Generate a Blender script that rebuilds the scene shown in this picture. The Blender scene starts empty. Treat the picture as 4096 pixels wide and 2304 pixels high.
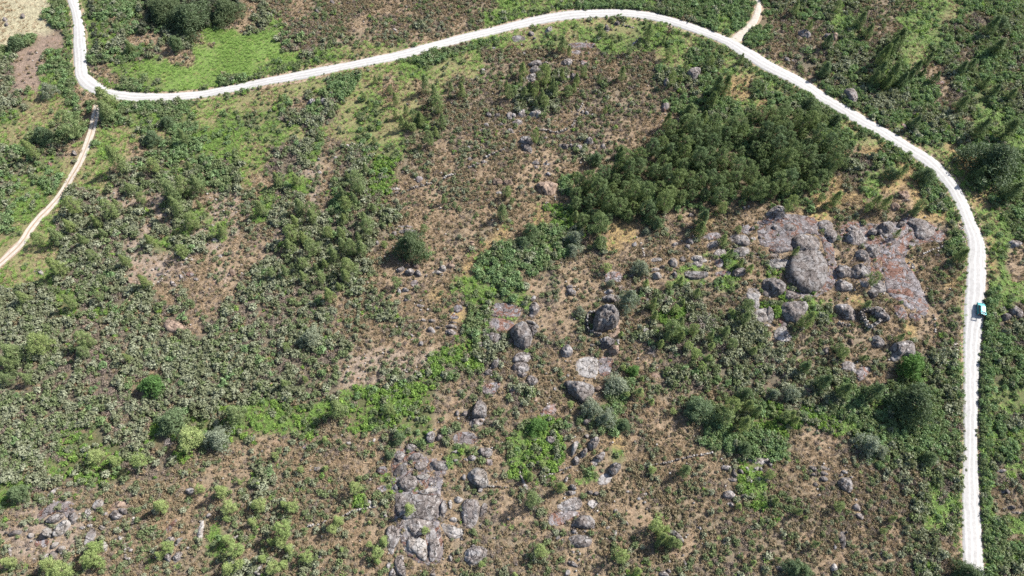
import bpy, math, random, re
import numpy as np
from math import radians, sin, cos, pi

# ------------------------------------------------------------------ camera, sky, sun, exposure
scene = bpy.context.scene
COL = scene.collection
CAM_H, PITCH, FPX = 150.0, radians(62.0), 2768.0      # height, look-down angle, focal length in px of a 4096 wide frame
cam_d = bpy.data.cameras.new("camera")
cam_d.sensor_width = 36.0
cam_d.lens = 36.0 * FPX / 4096.0
cam_d.clip_start = 1.0
cam_d.clip_end = 6000.0
cam = bpy.data.objects.new("camera", cam_d)
COL.objects.link(cam)
cam.location = (0, 0, CAM_H)
cam.rotation_euler = (pi / 2 - PITCH, 0, 0)
scene.camera = cam

SUN_EL, SUN_AZ = radians(42), radians(27)             # azimuth from +x (right) towards +y (away)
world = bpy.data.worlds.new("World")
scene.world = world
world.use_nodes = True
wn = world.node_tree.nodes
wn.clear()
sky = wn.new("ShaderNodeTexSky")
sky.sky_type = 'NISHITA'
sky.sun_disc = False
sky.sun_elevation = SUN_EL
sky.sun_rotation = pi / 2 - SUN_AZ
sky.air_density = 1.0
sky.dust_density = 1.5
bgn = wn.new("ShaderNodeBackground")
bgn.inputs[1].default_value = 0.09
wo = wn.new("ShaderNodeOutputWorld")
world.node_tree.links.new(sky.outputs[0], bgn.inputs[0])
world.node_tree.links.new(bgn.outputs[0], wo.inputs[0])
sun_d = bpy.data.lights.new("sun", 'SUN')
sun_d.energy = 4.9
sun_d.angle = radians(0.5)
sun_d.color = (1.0, 0.95, 0.87)
sun = bpy.data.objects.new("sun", sun_d)
COL.objects.link(sun)
from mathutils import Vector
to_sun = Vector((cos(SUN_EL) * cos(SUN_AZ), cos(SUN_EL) * sin(SUN_AZ), sin(SUN_EL)))
sun.rotation_euler = to_sun.to_track_quat('Z', 'Y').to_euler()
sun.location = (80, 40, 120)
scene.view_settings.view_transform = 'Standard'
scene.view_settings.look = 'None'
scene.view_settings.gamma = 1.0
scene.view_settings.use_curve_mapping = False
scene.view_settings.exposure = 1.12
scene.render.engine = 'CYCLES'
scene.cycles.max_bounces = 4
scene.cycles.diffuse_bounces = 3
scene.cycles.glossy_bounces = 2
scene.cycles.transmission_bounces = 3
scene.cycles.use_denoising = False

# ------------------------------------------------------------------ numeric helpers
RS = np.random.RandomState(7)
random.seed(7)

def _h(ix, iy, s):
    n = (ix.astype(np.int64) * 374761393 + iy.astype(np.int64) * 668265263 + s * 1442695041) & 0x7fffffff
    n = ((n ^ (n >> 13)) * 1274126177) & 0x7fffffff
    return ((n ^ (n >> 16)) & 0xffff) / 65535.0

def vnoise(x, y, s=0):
    x = np.asarray(x, float); y = np.asarray(y, float)
    ix, iy = np.floor(x), np.floor(y)
    fx, fy = x - ix, y - iy
    fx = fx * fx * (3 - 2 * fx); fy = fy * fy * (3 - 2 * fy)
    a = _h(ix, iy, s); b = _h(ix + 1, iy, s); c = _h(ix, iy + 1, s); d = _h(ix + 1, iy + 1, s)
    return (a * (1 - fx) + b * fx) * (1 - fy) + (c * (1 - fx) + d * fx) * fy

def fbm(x, y, s=0, o=4):
    t = 0; a = .5; n = 0
    for k in range(o):
        t = t + a * vnoise(x * 2 ** k + 17 * k, y * 2 ** k - 9 * k, s + k); n += a; a *= .5
    return t / n

def terrain(x, y):
    return 3.0 * (fbm(np.asarray(x) / 70.0 + 5, np.asarray(y) / 70.0, 3, 3) - .5) + .5 * (fbm(np.asarray(x) / 9.0, np.asarray(y) / 9.0, 11, 3) - .5)

CP, SP = cos(PITCH), sin(PITCH)
def at(px, py, lift=0.0):
    """native photo pixel -> world x, y of the point 'lift' above the terrain on that ray"""
    px = np.asarray(px, float); py = np.asarray(py, float)
    u = (px - 2048) / FPX; v = -(py - 1152) / FPX
    dx, dy, dz = u, CP + v * SP, -SP + v * CP
    dz = np.minimum(dz, -0.12)
    z = np.zeros_like(dx) + lift
    for _ in range(6):
        t = (z - CAM_H) / dz
        x, y = dx * t, dy * t
        z = terrain(x, y) + lift
    return x, y

def to_px(x, y, z=None):
    x = np.asarray(x, float); y = np.asarray(y, float)
    if z is None: z = terrain(x, y)
    zz = z - CAM_H
    d = y * CP - zz * SP
    v = y * SP + zz * CP
    d = np.maximum(d, 1.0)
    return 2048 + FPX * x / d, 1152 - FPX * v / d

def ppm(px, py):                                     # native px per metre at that pixel
    x, y = at(px, py)
    return FPX / (y * CP + (CAM_H - terrain(x, y)) * SP)

def T(c, r, x, y):
    return c * 1024 + x / 2.5156, r * 576 + y / 2.5156

def pts(s):
    return [tuple(float(q) for q in p.split(',')) for p in s.split()]

# ------------------------------------------------------------------ material helpers
def new_mat(name, rough=0.9):
    m = bpy.data.materials.new(name)
    m.use_nodes = True
    nt = m.node_tree
    b = nt.nodes["Principled BSDF"]
    b.inputs["Roughness"].default_value = rough
    b.inputs["Specular IOR Level"].default_value = 0.25
    return m, nt, b

def N(nt, t, **kw):
    n = nt.nodes.new(t)
    for k, v in kw.items():
        if k.startswith('i_'):
            n.inputs[k[2:].replace('_', ' ')].default_value = v
        else:
            setattr(n, k, v)
    return n

def mix(nt, f, a, b, blend='MIX'):
    n = nt.nodes.new("ShaderNodeMix")
    n.data_type = 'RGBA'; n.blend_type = blend
    for sock, v in ((n.inputs[0], f), (n.inputs[6], a), (n.inputs[7], b)):
        if isinstance(v, (int, float)): sock.default_value = v
        elif isinstance(v, tuple): sock.default_value = (*v, 1) if len(v) == 3 else v
        else: nt.links.new(v, sock)
    return n.outputs[2]

def ramp(nt, fac, stops):
    n = nt.nodes.new("ShaderNodeValToRGB")
    e = n.color_ramp.elements
    while len(e) < len(stops): e.new(0.5)
    for el, (p, c) in zip(e, stops):
        el.position = p
        el.color = (c, c, c, 1) if isinstance(c, (int, float)) else (*c, 1)
    nt.links.new(fac, n.inputs[0])
    return n.outputs[0]

def noise(nt, scale, detail=4, rough=.6, vec=None, dist=0):
    n = N(nt, "ShaderNodeTexNoise")
    n.inputs['Scale'].default_value = scale; n.inputs['Detail'].default_value = detail
    n.inputs['Roughness'].default_value = rough; n.inputs['Distortion'].default_value = dist
    if vec is None:
        vec = N(nt, "ShaderNodeNewGeometry").outputs['Position']
    nt.links.new(vec, n.inputs['Vector'])
    return n.outputs['Fac']

def foliage_mat(name, col, var=.35, warm=(1.25, 1.1, .6), trans=.28):
    """leaf material: own colour, varied leaf clump by leaf clump and plant by plant"""
    m, nt, b = new_mat(name, .65)
    at_ = N(nt, "ShaderNodeAttribute", attribute_name="tone")
    oi = N(nt, "ShaderNodeObjectInfo")
    dark = tuple(c * (1 - var) for c in col)
    lite = tuple(c * (1 + var) for c in col)
    c1 = mix(nt, at_.outputs['Fac'], dark, lite)
    wc = tuple(c * w for c, w in zip(col, warm))
    r = ramp(nt, oi.outputs['Random'], [(0, 0.0), (1, 1.0)])
    c2 = mix(nt, r, c1, wc)
    nt.links.new(c2, b.inputs['Base Color'])
    tr = N(nt, "ShaderNodeBsdfTranslucent")
    nt.links.new(mix(nt, .5, c2, (col[0] * 1.4, col[1] * 1.5, col[2] * .6)), tr.inputs[0])
    ms = N(nt, "ShaderNodeMixShader"); ms.inputs[0].default_value = trans
    out = nt.nodes["Material Output"]
    nt.links.new(b.outputs[0], ms.inputs[1]); nt.links.new(tr.outputs[0], ms.inputs[2])
    nt.links.new(ms.outputs[0], out.inputs[0])
    return m

def rock_mat(name, base, brown, lichen, bf, lf, red=None):
    m, nt, b = new_mat(name, .92)
    pos = N(nt, "ShaderNodeNewGeometry").outputs['Position']
    n1 = noise(nt, .42, 6, .65, pos, .8)
    n2 = noise(nt, 2.4, 6, .75, pos)
    n3 = noise(nt, 1.9, 8, .82, pos, .6)
    oi = N(nt, "ShaderNodeObjectInfo")
    var = ramp(nt, oi.outputs['Random'], [(0, .78), (1, 1.18)])
    c = mix(nt, ramp(nt, n1, [(bf - .05, 0), (bf + .03, 1)]), base, brown)
    c = mix(nt, 1.0, c, ramp(nt, n2, [(.30, .5), (.70, 1.4)]), 'MULTIPLY')
    if red:                                             # rust coloured moss cushions lying on the flat rock
        n4 = noise(nt, .30, 6, .7, pos, 1.6)
        c = mix(nt, ramp(nt, n4, [(.515, 0), (.545, .9)]), c, red)
    c = mix(nt, ramp(nt, n3, [(lf, 0), (lf + .03, .75)]), c, lichen)
    vo = N(nt, "ShaderNodeTexVoronoi", feature='DISTANCE_TO_EDGE'); vo.inputs['Scale'].default_value = .42
    wob = N(nt, "ShaderNodeMix", data_type='VECTOR'); wob.inputs[0].default_value = .22
    nz = N(nt, "ShaderNodeTexNoise"); nz.inputs['Scale'].default_value = .8; nz.inputs['Detail'].default_value = 5
    sc_ = N(nt, "ShaderNodeVectorMath", operation='SCALE'); sc_.inputs['Scale'].default_value = 9.0
    nt.links.new(pos, nz.inputs['Vector']); nt.links.new(nz.outputs['Color'], sc_.inputs[0])
    ad = N(nt, "ShaderNodeVectorMath", operation='ADD'); ad2 = N(nt, "ShaderNodeVectorMath", operation='SCALE'); ad2.inputs['Scale'].default_value = .35
    nt.links.new(sc_.outputs[0], ad2.inputs[0]); nt.links.new(pos, ad.inputs[0]); nt.links.new(ad2.outputs[0], ad.inputs[1])
    nt.links.new(ad.outputs[0], vo.inputs['Vector'])
    crack = ramp(nt, vo.outputs['Distance'], [(.0, 0.0), (.035, 1.0)])
    c = mix(nt, crack, mix(nt, 1.0, c, (.35, .32, .30), 'MULTIPLY'), c)
    c = mix(nt, 1.0, c, var, 'MULTIPLY')
    nt.links.new(c, b.inputs['Base Color'])
    bp = N(nt, "ShaderNodeBump"); bp.inputs['Strength'].default_value = .8; bp.inputs['Distance'].default_value = .14
    bp2 = N(nt, "ShaderNodeBump"); bp2.inputs['Strength'].default_value = 1.0; bp2.inputs['Distance'].default_value = .25
    nt.links.new(n3, bp.inputs['Height']); nt.links.new(crack, bp2.inputs['Height']); nt.links.new(bp.outputs[0], bp2.inputs['Normal'])
    nt.links.new(bp2.outputs[0], b.inputs['Normal'])
    return m

M = {}
M['granite'] = rock_mat('granite', (.200, .190, .190), (.125, .108, .102), (.38, .36, .35), .47, .555)
M['granite_pale'] = rock_mat('pale_granite', (.245, .232, .225), (.165, .145, .132), (.34, .325, .31), .53, .57)
M['granite_brown'] = rock_mat('brown_granite', (.22, .165, .13), (.15, .10, .075), (.34, .28, .23), .55, .64)  # granite with a browner base and darker brown patches
M['granite_moss'] = rock_mat('mossy_granite', (.190, .180, .190), (.130, .112, .112), (.45, .43, .43), .48, .57, red=(.135, .068, .048))
M['wallstone'] = rock_mat('wall_stone', (.34, .32, .30), (.15, .13, .12), (.42, .40, .37), .52, .60)
M['bark'] = None
m, nt, b = new_mat('bark', .95)
nt.links.new(mix(nt, noise(nt, 6), (.10, .075, .055), (.2, .16, .13)), b.inputs['Base Color']); M['bark'] = m
m, nt, b = new_mat('dead_wood', .95)
nt.links.new(mix(nt, noise(nt, 5), (.2, .17, .16), (.36, .32, .30)), b.inputs['Base Color']); M['deadwood'] = m

M['pine'] = foliage_mat('pine_needles', (.098, .145, .068), .65, (1.45, 1.3, .95))
M['youngpine'] = foliage_mat('young_pine_needles', (.260, .310, .125), .4, (.9, 1.0, .9))
M['midpine'] = foliage_mat('mid_pine_needles', (.165, .215, .098), .5, (1.2, 1.15, .9))
M['oak'] = foliage_mat('evergreen_oak_leaves', (.075, .112, .060), .5, (1.3, 1.15, 1.0))
M['broad'] = foliage_mat('broad_leaves', (.085, .165, .050), .4, (1.1, 1.1, .9))
M['greyleaf'] = foliage_mat('grey_green_leaves', (.20, .235, .175), .35, (1.1, 1.05, 1.0))
M['blueleaf'] = foliage_mat('blue_green_leaves', (.115, .165, .090), .45, (1.2, 1.15, 1.0))
M['s_heath'] = foliage_mat('heath_leaves', (.200, .185, .115), .5, (1.2, .95, .95), .15)
M['s_grey'] = foliage_mat('rockrose_leaves', (.250, .270, .190), .55, (.60, .62, .50), .2)
M['s_green'] = foliage_mat('shrub_leaves', (.175, .220, .100), .5, (.8, .8, .9), .25)
M['s_lime'] = foliage_mat('lime_leaves', (.200, .300, .066), .5, (.65, .75, .9), .3)
M['s_blue'] = foliage_mat('bramble_leaves', (.168, .255, .118), .55, (.9, .84, .78), .28)
M['s_fern'] = foliage_mat('fern_fronds', (.185, .295, .066), .45, (.85, .85, 1.0), .3)
M['s_dry'] = foliage_mat('dry_grass', (.36, .275, .185), .35, (.8, .78, .75), .2)
M['s_twig'] = foliage_mat('dry_twigs', (.25, .20, .16), .45, (.7, .7, .75), .0)
M['s_dark'] = foliage_mat('dark_bush_leaves', (.070, .092, .062), .5, (1.3, 1.05, 1.0), .2)

# ------------------------------------------------------------------ object helpers
def link(o, parent=None):
    COL.objects.link(o)
    if parent: o.parent = parent
    return o

def tag(o, label=None, cat=None, group=None, kind=None):
    if label: o['label'] = label
    if cat: o['category'] = cat
    if group: o['group'] = group
    if kind: o['kind'] = kind
    return o

def mesh_from(name, V, F, mat=None, smooth=False, tone=None):
    """V (n,3) array, F (m,3 or 4) array"""
    me = bpy.data.meshes.new(name)
    V = np.asarray(V, np.float32); F = np.asarray(F, np.int32)
    k = F.shape[1]
    me.vertices.add(len(V)); me.vertices.foreach_set('co', V.ravel())
    me.loops.add(F.size); me.loops.foreach_set('vertex_index', F.ravel())
    me.polygons.add(len(F))
    me.polygons.foreach_set('loop_start', np.arange(0, F.size, k, dtype=np.int32))
    me.polygons.foreach_set('loop_total', np.full(len(F), k, np.int32))
    if smooth: me.polygons.foreach_set('use_smooth', np.ones(len(F), bool))
    me.update(calc_edges=True)
    me.validate()
    if mat: me.materials.append(mat)
    if tone is not None:
        a = me.attributes.new('tone', 'FLOAT', 'FACE')
        a.data.foreach_set('value', np.asarray(tone, np.float32))
    return me

def poly_mesh(name, V, F, mat=None):
    me = bpy.data.meshes.new(name); me.from_pydata([tuple(v) for v in V], [], F); me.update()
    if mat: me.materials.append(mat)
    return me

# ------------------------------------------------------------------ ground cover map: one letter per 64 x 64 px cell of the photo
ROWS = """hhhdeedddssssssa|cbabbbbaaabbbbbe|eeeeddddecdddddk|cbdcecbbbeefdddd
hhhdeedddsssssaa|cebbbbabbbcbabee|eRRRRRRReecddedk|bbbcedbbeeedccdc
hdiideecaaccaggg|ggcbbbbbbbabbeeR|ffefeeeeeeeRRedd|bbbbddbceeeddccd
diiddedddcaagggg|gggceffRReddefbb|bbbaabbbbffddRbb|abcccccdefdcbddc
ciideaaeeggggggg|eeefRRRffeefffbb|bbcbbbabbcdedefR|RabccdcddbacddeC
ciiedaaddeggggdd|RRffddffafafbbbb|cbcbbcbbabccdood|eRoddddeddacdedd
ccffdakdddddffff|feadcffeffbbbbbb|cccbbbbbbbddddeo|dddRodcccdbbcedc
efffdkkdeedeffed|eecccfeeffebbbbb|abbabbbaaabddedk|kdddRoddecccbeed
ffdddkfffdfdeeee|eefcffeffcbbbabb|abbbbbaaabkkkkkk|kkdedeRobdddcdee
cdccaRefaddddeef|fccebbceebbabbbb|aaabcbbkkkkkkkkd|kkkkoaoddRRoddcd
dceeRffaccddddcf|fccmabcjjbbabaab|aaaaabkkkkkkkkkk|kkkkbcceodRRodkd
ceedRffcccccddcf|acebaccjjaaabaab|aaadakkkkkkkkkkk|kkkkobeooodRRddd
deeRcccmmmccammb|ebcmbdccbaaabaab|aaaakkkkkkkkkkkk|kkkooobaaoddRodd
deeRcccmccmcemmb|ecbccdcccaaaabab|aojjkkkkkbaaobaa|aaoobbaabooedRed
dfRfcccccmcememb|bmccccccbaaababo|addddkooabaaabaa|aaaabaaaaabdReed
fRffccccmceccmab|accccccbakkaabod|ddddbcoabaaaabba|aaaaaaaaaabdRoea
Rfffccccmmmmaaaa|accccccbaaaabodd|ddbaababaaaeaebb|aaaaaaaaoaabRoea
fffeccccmmmaamab|cccccccaaaaaeedd|dabaaaabaaeeaeaa|jaajaaaaaaboRRea
ccccecccccacaaac|ccccaabcaabobejd|eabaabbbcccbbbaa|ajjaaobbaabaRdee
ccccjcjjccccaacc|cccccbbbcaabodde|aaaabkbabjjcbbca|jaejabaaaaabRdeb
ccccccccccccaccc|cccbbbbabbaabddd|abaabbbbccjccbcc|abbbaabaoaabRdcc
cccccccccccccccc|ccccccbaaaabjjdc|bbbabbabaccccccc|abbbbbabbbabRddc
cccccccccccccccc|cccccmmmmmmjjjcb|bbaaaabaabcccccc|cbbbbabbabccRdcd
cccccccccacccccc|cccccmmmccjjcbbb|babaaaaabbcccccc|ccbccbaaddddRddd
ccccccccaccccccc|cccccejjjjjbabba|cbbbaaddbbbbbccc|ccccdddddddcRdee
ccccccccccccccje|ejjejjjjjjjbabbb|baaabddbaabcdccd|jcjdddeddddcRdee
cccccccccjcjejej|eeejbbjjjejaabcb|bjjcdddbaaabddej|jjjjeddddddcRedc
ccccjjcccjkkjjjj|aabbbbaabbeacaab|ejjbbaoabaabdddd|dbaabdddddddRede
ccccjjjjcccjbbaa|abaababaabbaejaa|ejjabaeaabaaabdd|dbaabbdddddcRedb
cccejjjjbcbbbaaa|cbbabbaaabaaabab|jbjaebabbaababje|babaabbbccccRece
eeccbbbbbbbaabbb|cbbbbbbbeebbbbba|bbbaaababbbbbbje|bbabbbbbccecRebb
ebbbbbbbbbbbabbb|bbbbbbjbbaaaabba|abaaabaaabbabbbj|bbbababbbceeRebb
bmmmmmbbbaaabbbb|bbbbbaabbaaaabba|abaaaabaabbbbbbb|bbbbbabbbcecRede
mmmmmbbbbbaabebb|bbbaabaabbbaabbb|babaababbbbabbbb|bbabbababccbRedb
bmmmmbbbbbabbebb|bbbbababbbaabbbb|bbbaabbbbbaabbbb|bbbaabbabccaRedd
bbbbbbbbbbbbbbcc|bbbbbbaabaaaabbb|bbbababjbbbbbbbb|bbbabbbbbccaRedc""".split('\n')
GRID = [r.replace('|', '').replace('C', 'c').replace('R', 'f') for r in ROWS]
assert len(GRID) == 36 and all(len(r) == 64 for r in GRID), [(i, len(r)) for i, r in enumerate(GRID) if len(r) != 64]
KEYS = "abcdefghijkmos"
GI = np.array([[KEYS.index(ch) for ch in r] for r in GRID])

GCOL = dict(a=(.255, .190, .130), b=(.185, .150, .108), c=(.105, .092, .068), d=(.085, .090, .045), e=(.105, .130, .048),
            f=(.185, .180, .080), g=(.120, .200, .042), h=(.35, .32, .215), i=(.21, .155, .125), j=(.075, .085, .035),
            k=(.12, .095, .06), m=(.26, .205, .165), o=(.30, .215, .10), s=(.07, .07, .045))  # k: dark forest floor; by the lone oak, tree shade put into colour
GCA = np.array([GCOL[k] for k in KEYS])

def classes_at(x, y):
    """two noisy samples of the cover map at world points"""
    px, py = to_px(x, y, np.zeros_like(np.asarray(x, float)))
    w = 58
    px = px + w * (fbm(x / 5.0, y / 5.0, 31, 3) - .5) * 2; py = py + w * (fbm(x / 5.0 + 40, y / 5.0, 47, 3) - .5) * 1.6
    cx = np.clip((px / 64).astype(int), 0, 63); cy = np.clip((py / 64).astype(int), 0, 35)
    return GI[cy, cx]

def colour_at(x, y):
    px, py = to_px(x, y, np.zeros_like(np.asarray(x, float)))
    w = 40
    px = px + w * (fbm(x / 5.0, y / 5.0, 31, 3) - .5) * 2; py = py + w * (fbm(x / 5.0 + 40, y / 5.0, 47, 3) - .5) * 1.6
    gx = np.clip(px / 64 - .5, 0, 62.999); gy = np.clip(py / 64 - .5, 0, 34.999)
    ix, iy = gx.astype(int), gy.astype(int); fx, fy = (gx - ix)[:, None], (gy - iy)[:, None]
    fx = np.clip((fx - .25) * 2, 0, 1); fy = np.clip((fy - .25) * 2, 0, 1)
    C = GCA[GI]
    return (C[iy, ix] * (1 - fx) + C[iy, ix + 1] * fx) * (1 - fy) + (C[iy + 1, ix] * (1 - fx) + C[iy + 1, ix + 1] * fx) * fy

# ------------------------------------------------------------------ ground sheet
def axis(a, b, step, far, grow=1.25):
    core = list(np.arange(a, b + step / 2, step))
    s, lo, hi = step, [], []
    p = a
    while p > -far: s *= grow; p -= s; lo.append(p)
    s, p = step, core[-1]
    while p < far: s *= grow; p += s; hi.append(p)
    return np.array(lo[::-1] + core + hi)

XA = axis(-185, 185, .8, 2500); YA = axis(-5, 215, .8, 2500)
GX, GY = np.meshgrid(XA, YA)
gx, gy = GX.ravel(), GY.ravel()
gz = terrain(gx, gy)
nx, ny = len(XA), len(YA)
idx = np.arange(nx * ny).reshape(ny, nx)
F = np.stack([idx[:-1, :-1], idx[:-1, 1:], idx[1:, 1:], idx[1:, :-1]], -1).reshape(-1, 4)
gm, nt, b = new_mat('ground_soil', .97)
ca = N(nt, "ShaderNodeAttribute", attribute_name="cover")
pos = N(nt, "ShaderNodeNewGeometry").outputs['Position']
c = mix(nt, 1.0, ca.outputs['Color'], ramp(nt, noise(nt, 1.1, 6, .7, pos), [(.25, .5), (.75, 1.4)]), 'MULTIPLY')
c = mix(nt, ramp(nt, noise(nt, 3.0, 5, .8, pos), [(.48, 0), (.60, .75)]), c, (.10, .085, .055))
c = mix(nt, ramp(nt, noise(nt, 4.2, 4, .8, pos), [(.60, 0), (.68, .6)]), c, (.36, .29, .20))
c = mix(nt, ramp(nt, noise(nt, .35, 5, .65, pos), [(.55, 0), (.72, .4)]), c, (.30, .175, .12))
nt.links.new(c, b.inputs['Base Color'])
bp = N(nt, "ShaderNodeBump"); bp.inputs['Strength'].default_value = .8; bp.inputs['Distance'].default_value = .25
nt.links.new(noise(nt, 2.2, 6, .75, pos), bp.inputs['Height']); nt.links.new(bp.outputs[0], b.inputs['Normal'])
gme = mesh_from('ground', np.stack([gx, gy, gz], -1), F, gm, smooth=True)
cc = colour_at(gx, gy)
a = gme.attributes.new('cover', 'FLOAT_COLOR', 'POINT')
a.data.foreach_set('color', np.concatenate([cc, np.ones((len(cc), 1))], 1).astype(np.float32).ravel())
tag(link(bpy.data.objects.new('ground', gme)), kind='structure')

# ------------------------------------------------------------------ exclusion raster (nothing grows on roads and rocks)
MX0, MY0, MS = -190.0, -5.0, .25
MW, MH = int(380 / MS), int(230 / MS)
BLOCK = np.zeros((MH, MW), np.uint8)     # 1 road, 2 rock, 3 flat sheet

def seg_dist(X, Y, P):
    """distance to closed polygon edges and inside test"""
    d = np.full(X.shape, 1e9); ins = np.zeros(X.shape, bool)
    n = len(P)
    for i in range(n):
        x1, y1 = P[i]; x2, y2 = P[(i + 1) % n]
        ex, ey = x2 - x1, y2 - y1
        L = ex * ex + ey * ey + 1e-9
        t = np.clip(((X - x1) * ex + (Y - y1) * ey) / L, 0, 1)
        d = np.minimum(d, np.hypot(X - x1 - t * ex, Y - y1 - t * ey))
        if y1 != y2:
            ins ^= ((y1 > Y) != (y2 > Y)) & (X < (x2 - x1) * (Y - y1) / (y2 - y1) + x1)
    return np.where(ins, d, -d)

def block_poly(P, val, grow=0.0):
    P = np.asarray(P)
    x0, y0 = P.min(0) - grow - .5; x1, y1 = P.max(0) + grow + .5
    i0, i1 = max(0, int((x0 - MX0) / MS)), min(MW, int((x1 - MX0) / MS) + 1)
    j0, j1 = max(0, int((y0 - MY0) / MS)), min(MH, int((y1 - MY0) / MS) + 1)
    if i1 <= i0 or j1 <= j0: return
    X, Y = np.meshgrid(MX0 + np.arange(i0, i1) * MS, MY0 + np.arange(j0, j1) * MS)
    sd = seg_dist(X, Y, P)
    sub = BLOCK[j0:j1, i0:i1]
    sub[sd > -grow] = val

def blocked(x, y):
    i = np.clip(((x - MX0) / MS).astype(int), 0, MW - 1); j = np.clip(((y - MY0) / MS).astype(int), 0, MH - 1)
    return BLOCK[j, i]

# ------------------------------------------------------------------ roads
def catmull(P, n=8):
    P = np.asarray(P, float)
    Q = np.vstack([2 * P[0] - P[1], P, 2 * P[-1] - P[-2]])
    out = []
    for i in range(1, len(Q) - 2):
        for t in np.arange(n) / n:
            out.append(.5 * ((2 * Q[i]) + (-Q[i - 1] + Q[i + 1]) * t + (2 * Q[i - 1] - 5 * Q[i] + 4 * Q[i + 1] - Q[i + 2]) * t * t
                             + (-Q[i - 1] + 3 * Q[i] - 3 * Q[i + 1] + Q[i + 2]) * t ** 3))
    out.append(P[-1])
    return np.array(out)

def gravel_mat(name, col, col2, streak=True):
    m, nt, b = new_mat(name, .95)
    at_ = N(nt, "ShaderNodeAttribute", attribute_name="across")
    pos = N(nt, "ShaderNodeNewGeometry").outputs['Position']
    c = mix(nt, ramp(nt, noise(nt, 1.3, 6, .7, pos), [(.35, 0), (.65, 1)]), col, col2)
    c = mix(nt, 1.0, c, ramp(nt, noise(nt, 9, 4, .8, pos), [(.3, .86), (.7, 1.06)]), 'MULTIPLY')
    if streak:                                        # wheel-worn lines that run along the road
        wv = N(nt, "ShaderNodeMath", operation='SINE')
        ml = N(nt, "ShaderNodeMath", operation='MULTIPLY'); ml.inputs[1].default_value = 24
        ad = N(nt, "ShaderNodeMath", operation='MULTIPLY_ADD'); ad.inputs[1].default_value = 7.0
        nt.links.new(noise(nt, .12, 3, .6, pos), ad.inputs[0]); nt.links.new(ml.outputs[0], ad.inputs[2])
        nt.links.new(at_.outputs['Fac'], ml.inputs[0]); nt.links.new(ad.outputs[0], wv.inputs[0])
        c = mix(nt, 1.0, c, ramp(nt, wv.outputs[0], [(0, .84), (1, 1.06)]), 'MULTIPLY')
    nt.links.new(c, b.inputs['Base Color'])
    bp = N(nt, "ShaderNodeBump"); bp.inputs['Strength'].default_value = .4; bp.inputs['Distance'].default_value = .05
    nt.links.new(noise(nt, 7, 5, .8, pos), bp.inputs['Height']); nt.links.new(bp.outputs[0], b.inputs['Normal'])
    return m

M['road'] = gravel_mat('pale_gravel', (.445, .437, .43), (.36, .352, .345))
M['track'] = gravel_mat('track_gravel', (.44, .405, .36), (.33, .29, .245), False)
M['shoulder'] = gravel_mat('shoulder_dirt', (.25, .18, .13), (.33, .26, .19), False)

def ribbon(name, A, B, lift, mat, grow=0, block=True, kind='structure', ragged=0.0, seed=1):
    """A, B: world edge lines (n,2); grown outward; ragged edges; draped on the ground"""
    A = np.asarray(A); B = np.asarray(B)
    D = B - A; L = np.linalg.norm(D, axis=1, keepdims=True); U = D / np.maximum(L, 1e-6)
    k = np.arange(len(A))
    ra = ragged * (fbm(k / 7.0, k * 0 + seed, seed, 3) - .5) * 2; rb = ragged * (fbm(k / 7.0, k * 0 + seed + 9, seed + 3, 3) - .5) * 2
    A2 = A - U * (grow + ra[:, None]); B2 = B + U * (grow + rb[:, None])
    W = 9
    V, tt = [], []
    for j in range(W):
        t = j / (W - 1)
        V.append(A2 * (1 - t) + B2 * t); tt.append(np.full(len(A), t))
    V = np.stack(V, 1); tt = np.stack(tt, 1)
    n = len(A)
    x, y = V[..., 0].ravel(), V[..., 1].ravel()
    crown = .10 * (1 - (2 * tt.ravel() - 1) ** 2) if lift > .1 else 0
    z = terrain(x, y) + lift + crown
    if lift > .1:                                       # outer lines dive under the ground: a real edge
        e = (tt.ravel() < .001) | (tt.ravel() > .999); z[e] -= lift + .1
    idx = np.arange(n * W).reshape(n, W)
    F = np.stack([idx[:-1, :-1], idx[:-1, 1:], idx[1:, 1:], idx[1:, :-1]], -1).reshape(-1, 4)
    # orientation check
    p = np.stack([x, y], -1)
    e1 = p[F[0, 1]] - p[F[0, 0]]; e2 = p[F[0, 3]] - p[F[0, 0]]
    if e1[0] * e2[1] - e1[1] * e2[0] < 0: F = F[:, ::-1]
    me = mesh_from(name, np.stack([x, y, z], -1), F, mat, smooth=True)
    at_ = me.attributes.new('across', 'FLOAT', 'POINT'); at_.data.foreach_set('value', tt.ravel().astype(np.float32))
    o = tag(link(bpy.data.objects.new(name, me)), kind=kind)
    if block: block_poly(np.vstack([A2, B2[::-1]])[::2], 1, -.1)
    return o

EDGE = [(262,-90,308,-90),(268,0,316,0),(288,80,332,80),(292,179,345,179),(294,278,352,278),(318,342,370,306),(382,380,417,342),(457,400,457,357),
 (537,409,537,368),(676,405,676,372),(815,391,815,362),(954,364,954,336),(1024,350,1024,318),(1223,316,1223,280),(1421,274,1421,243),
 (1620,235,1620,199),(1819,179,1819,145),(2018,131,2018,95),(2207,91,2207,52),(2406,70,2406,36),(2565,76,2572,44),(2724,115,2744,85),
 (2875,171,2903,143),(2970,232,3002,195),(3066,288,3092,250),(3191,350,3226,322),(3310,429,3350,402),(3430,501,3470,470),(3537,560,3577,530),
 (3601,604,3648,576),(3680,655,3735,630),(3740,707,3799,696),(3795,775,3851,768),(3831,846,3887,843),(3853,914,3917,914),(3868,993,3943,993),
 (3863,1073,3949,1073),(3857,1152,3945,1152),(3853,1260,3936,1260),(3850,1382,3924,1382),(3849,1550,3916,1550),(3849,1728,3909,1728),(3848,1867,3913,1867),
 (3846,2006,3920,2006),(3845,2125,3930,2125),(3844,2245,3938,2245),(3843,2400,3945,2400),(3842,2620,3950,2620)]
E = np.array(EDGE, float)
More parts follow.
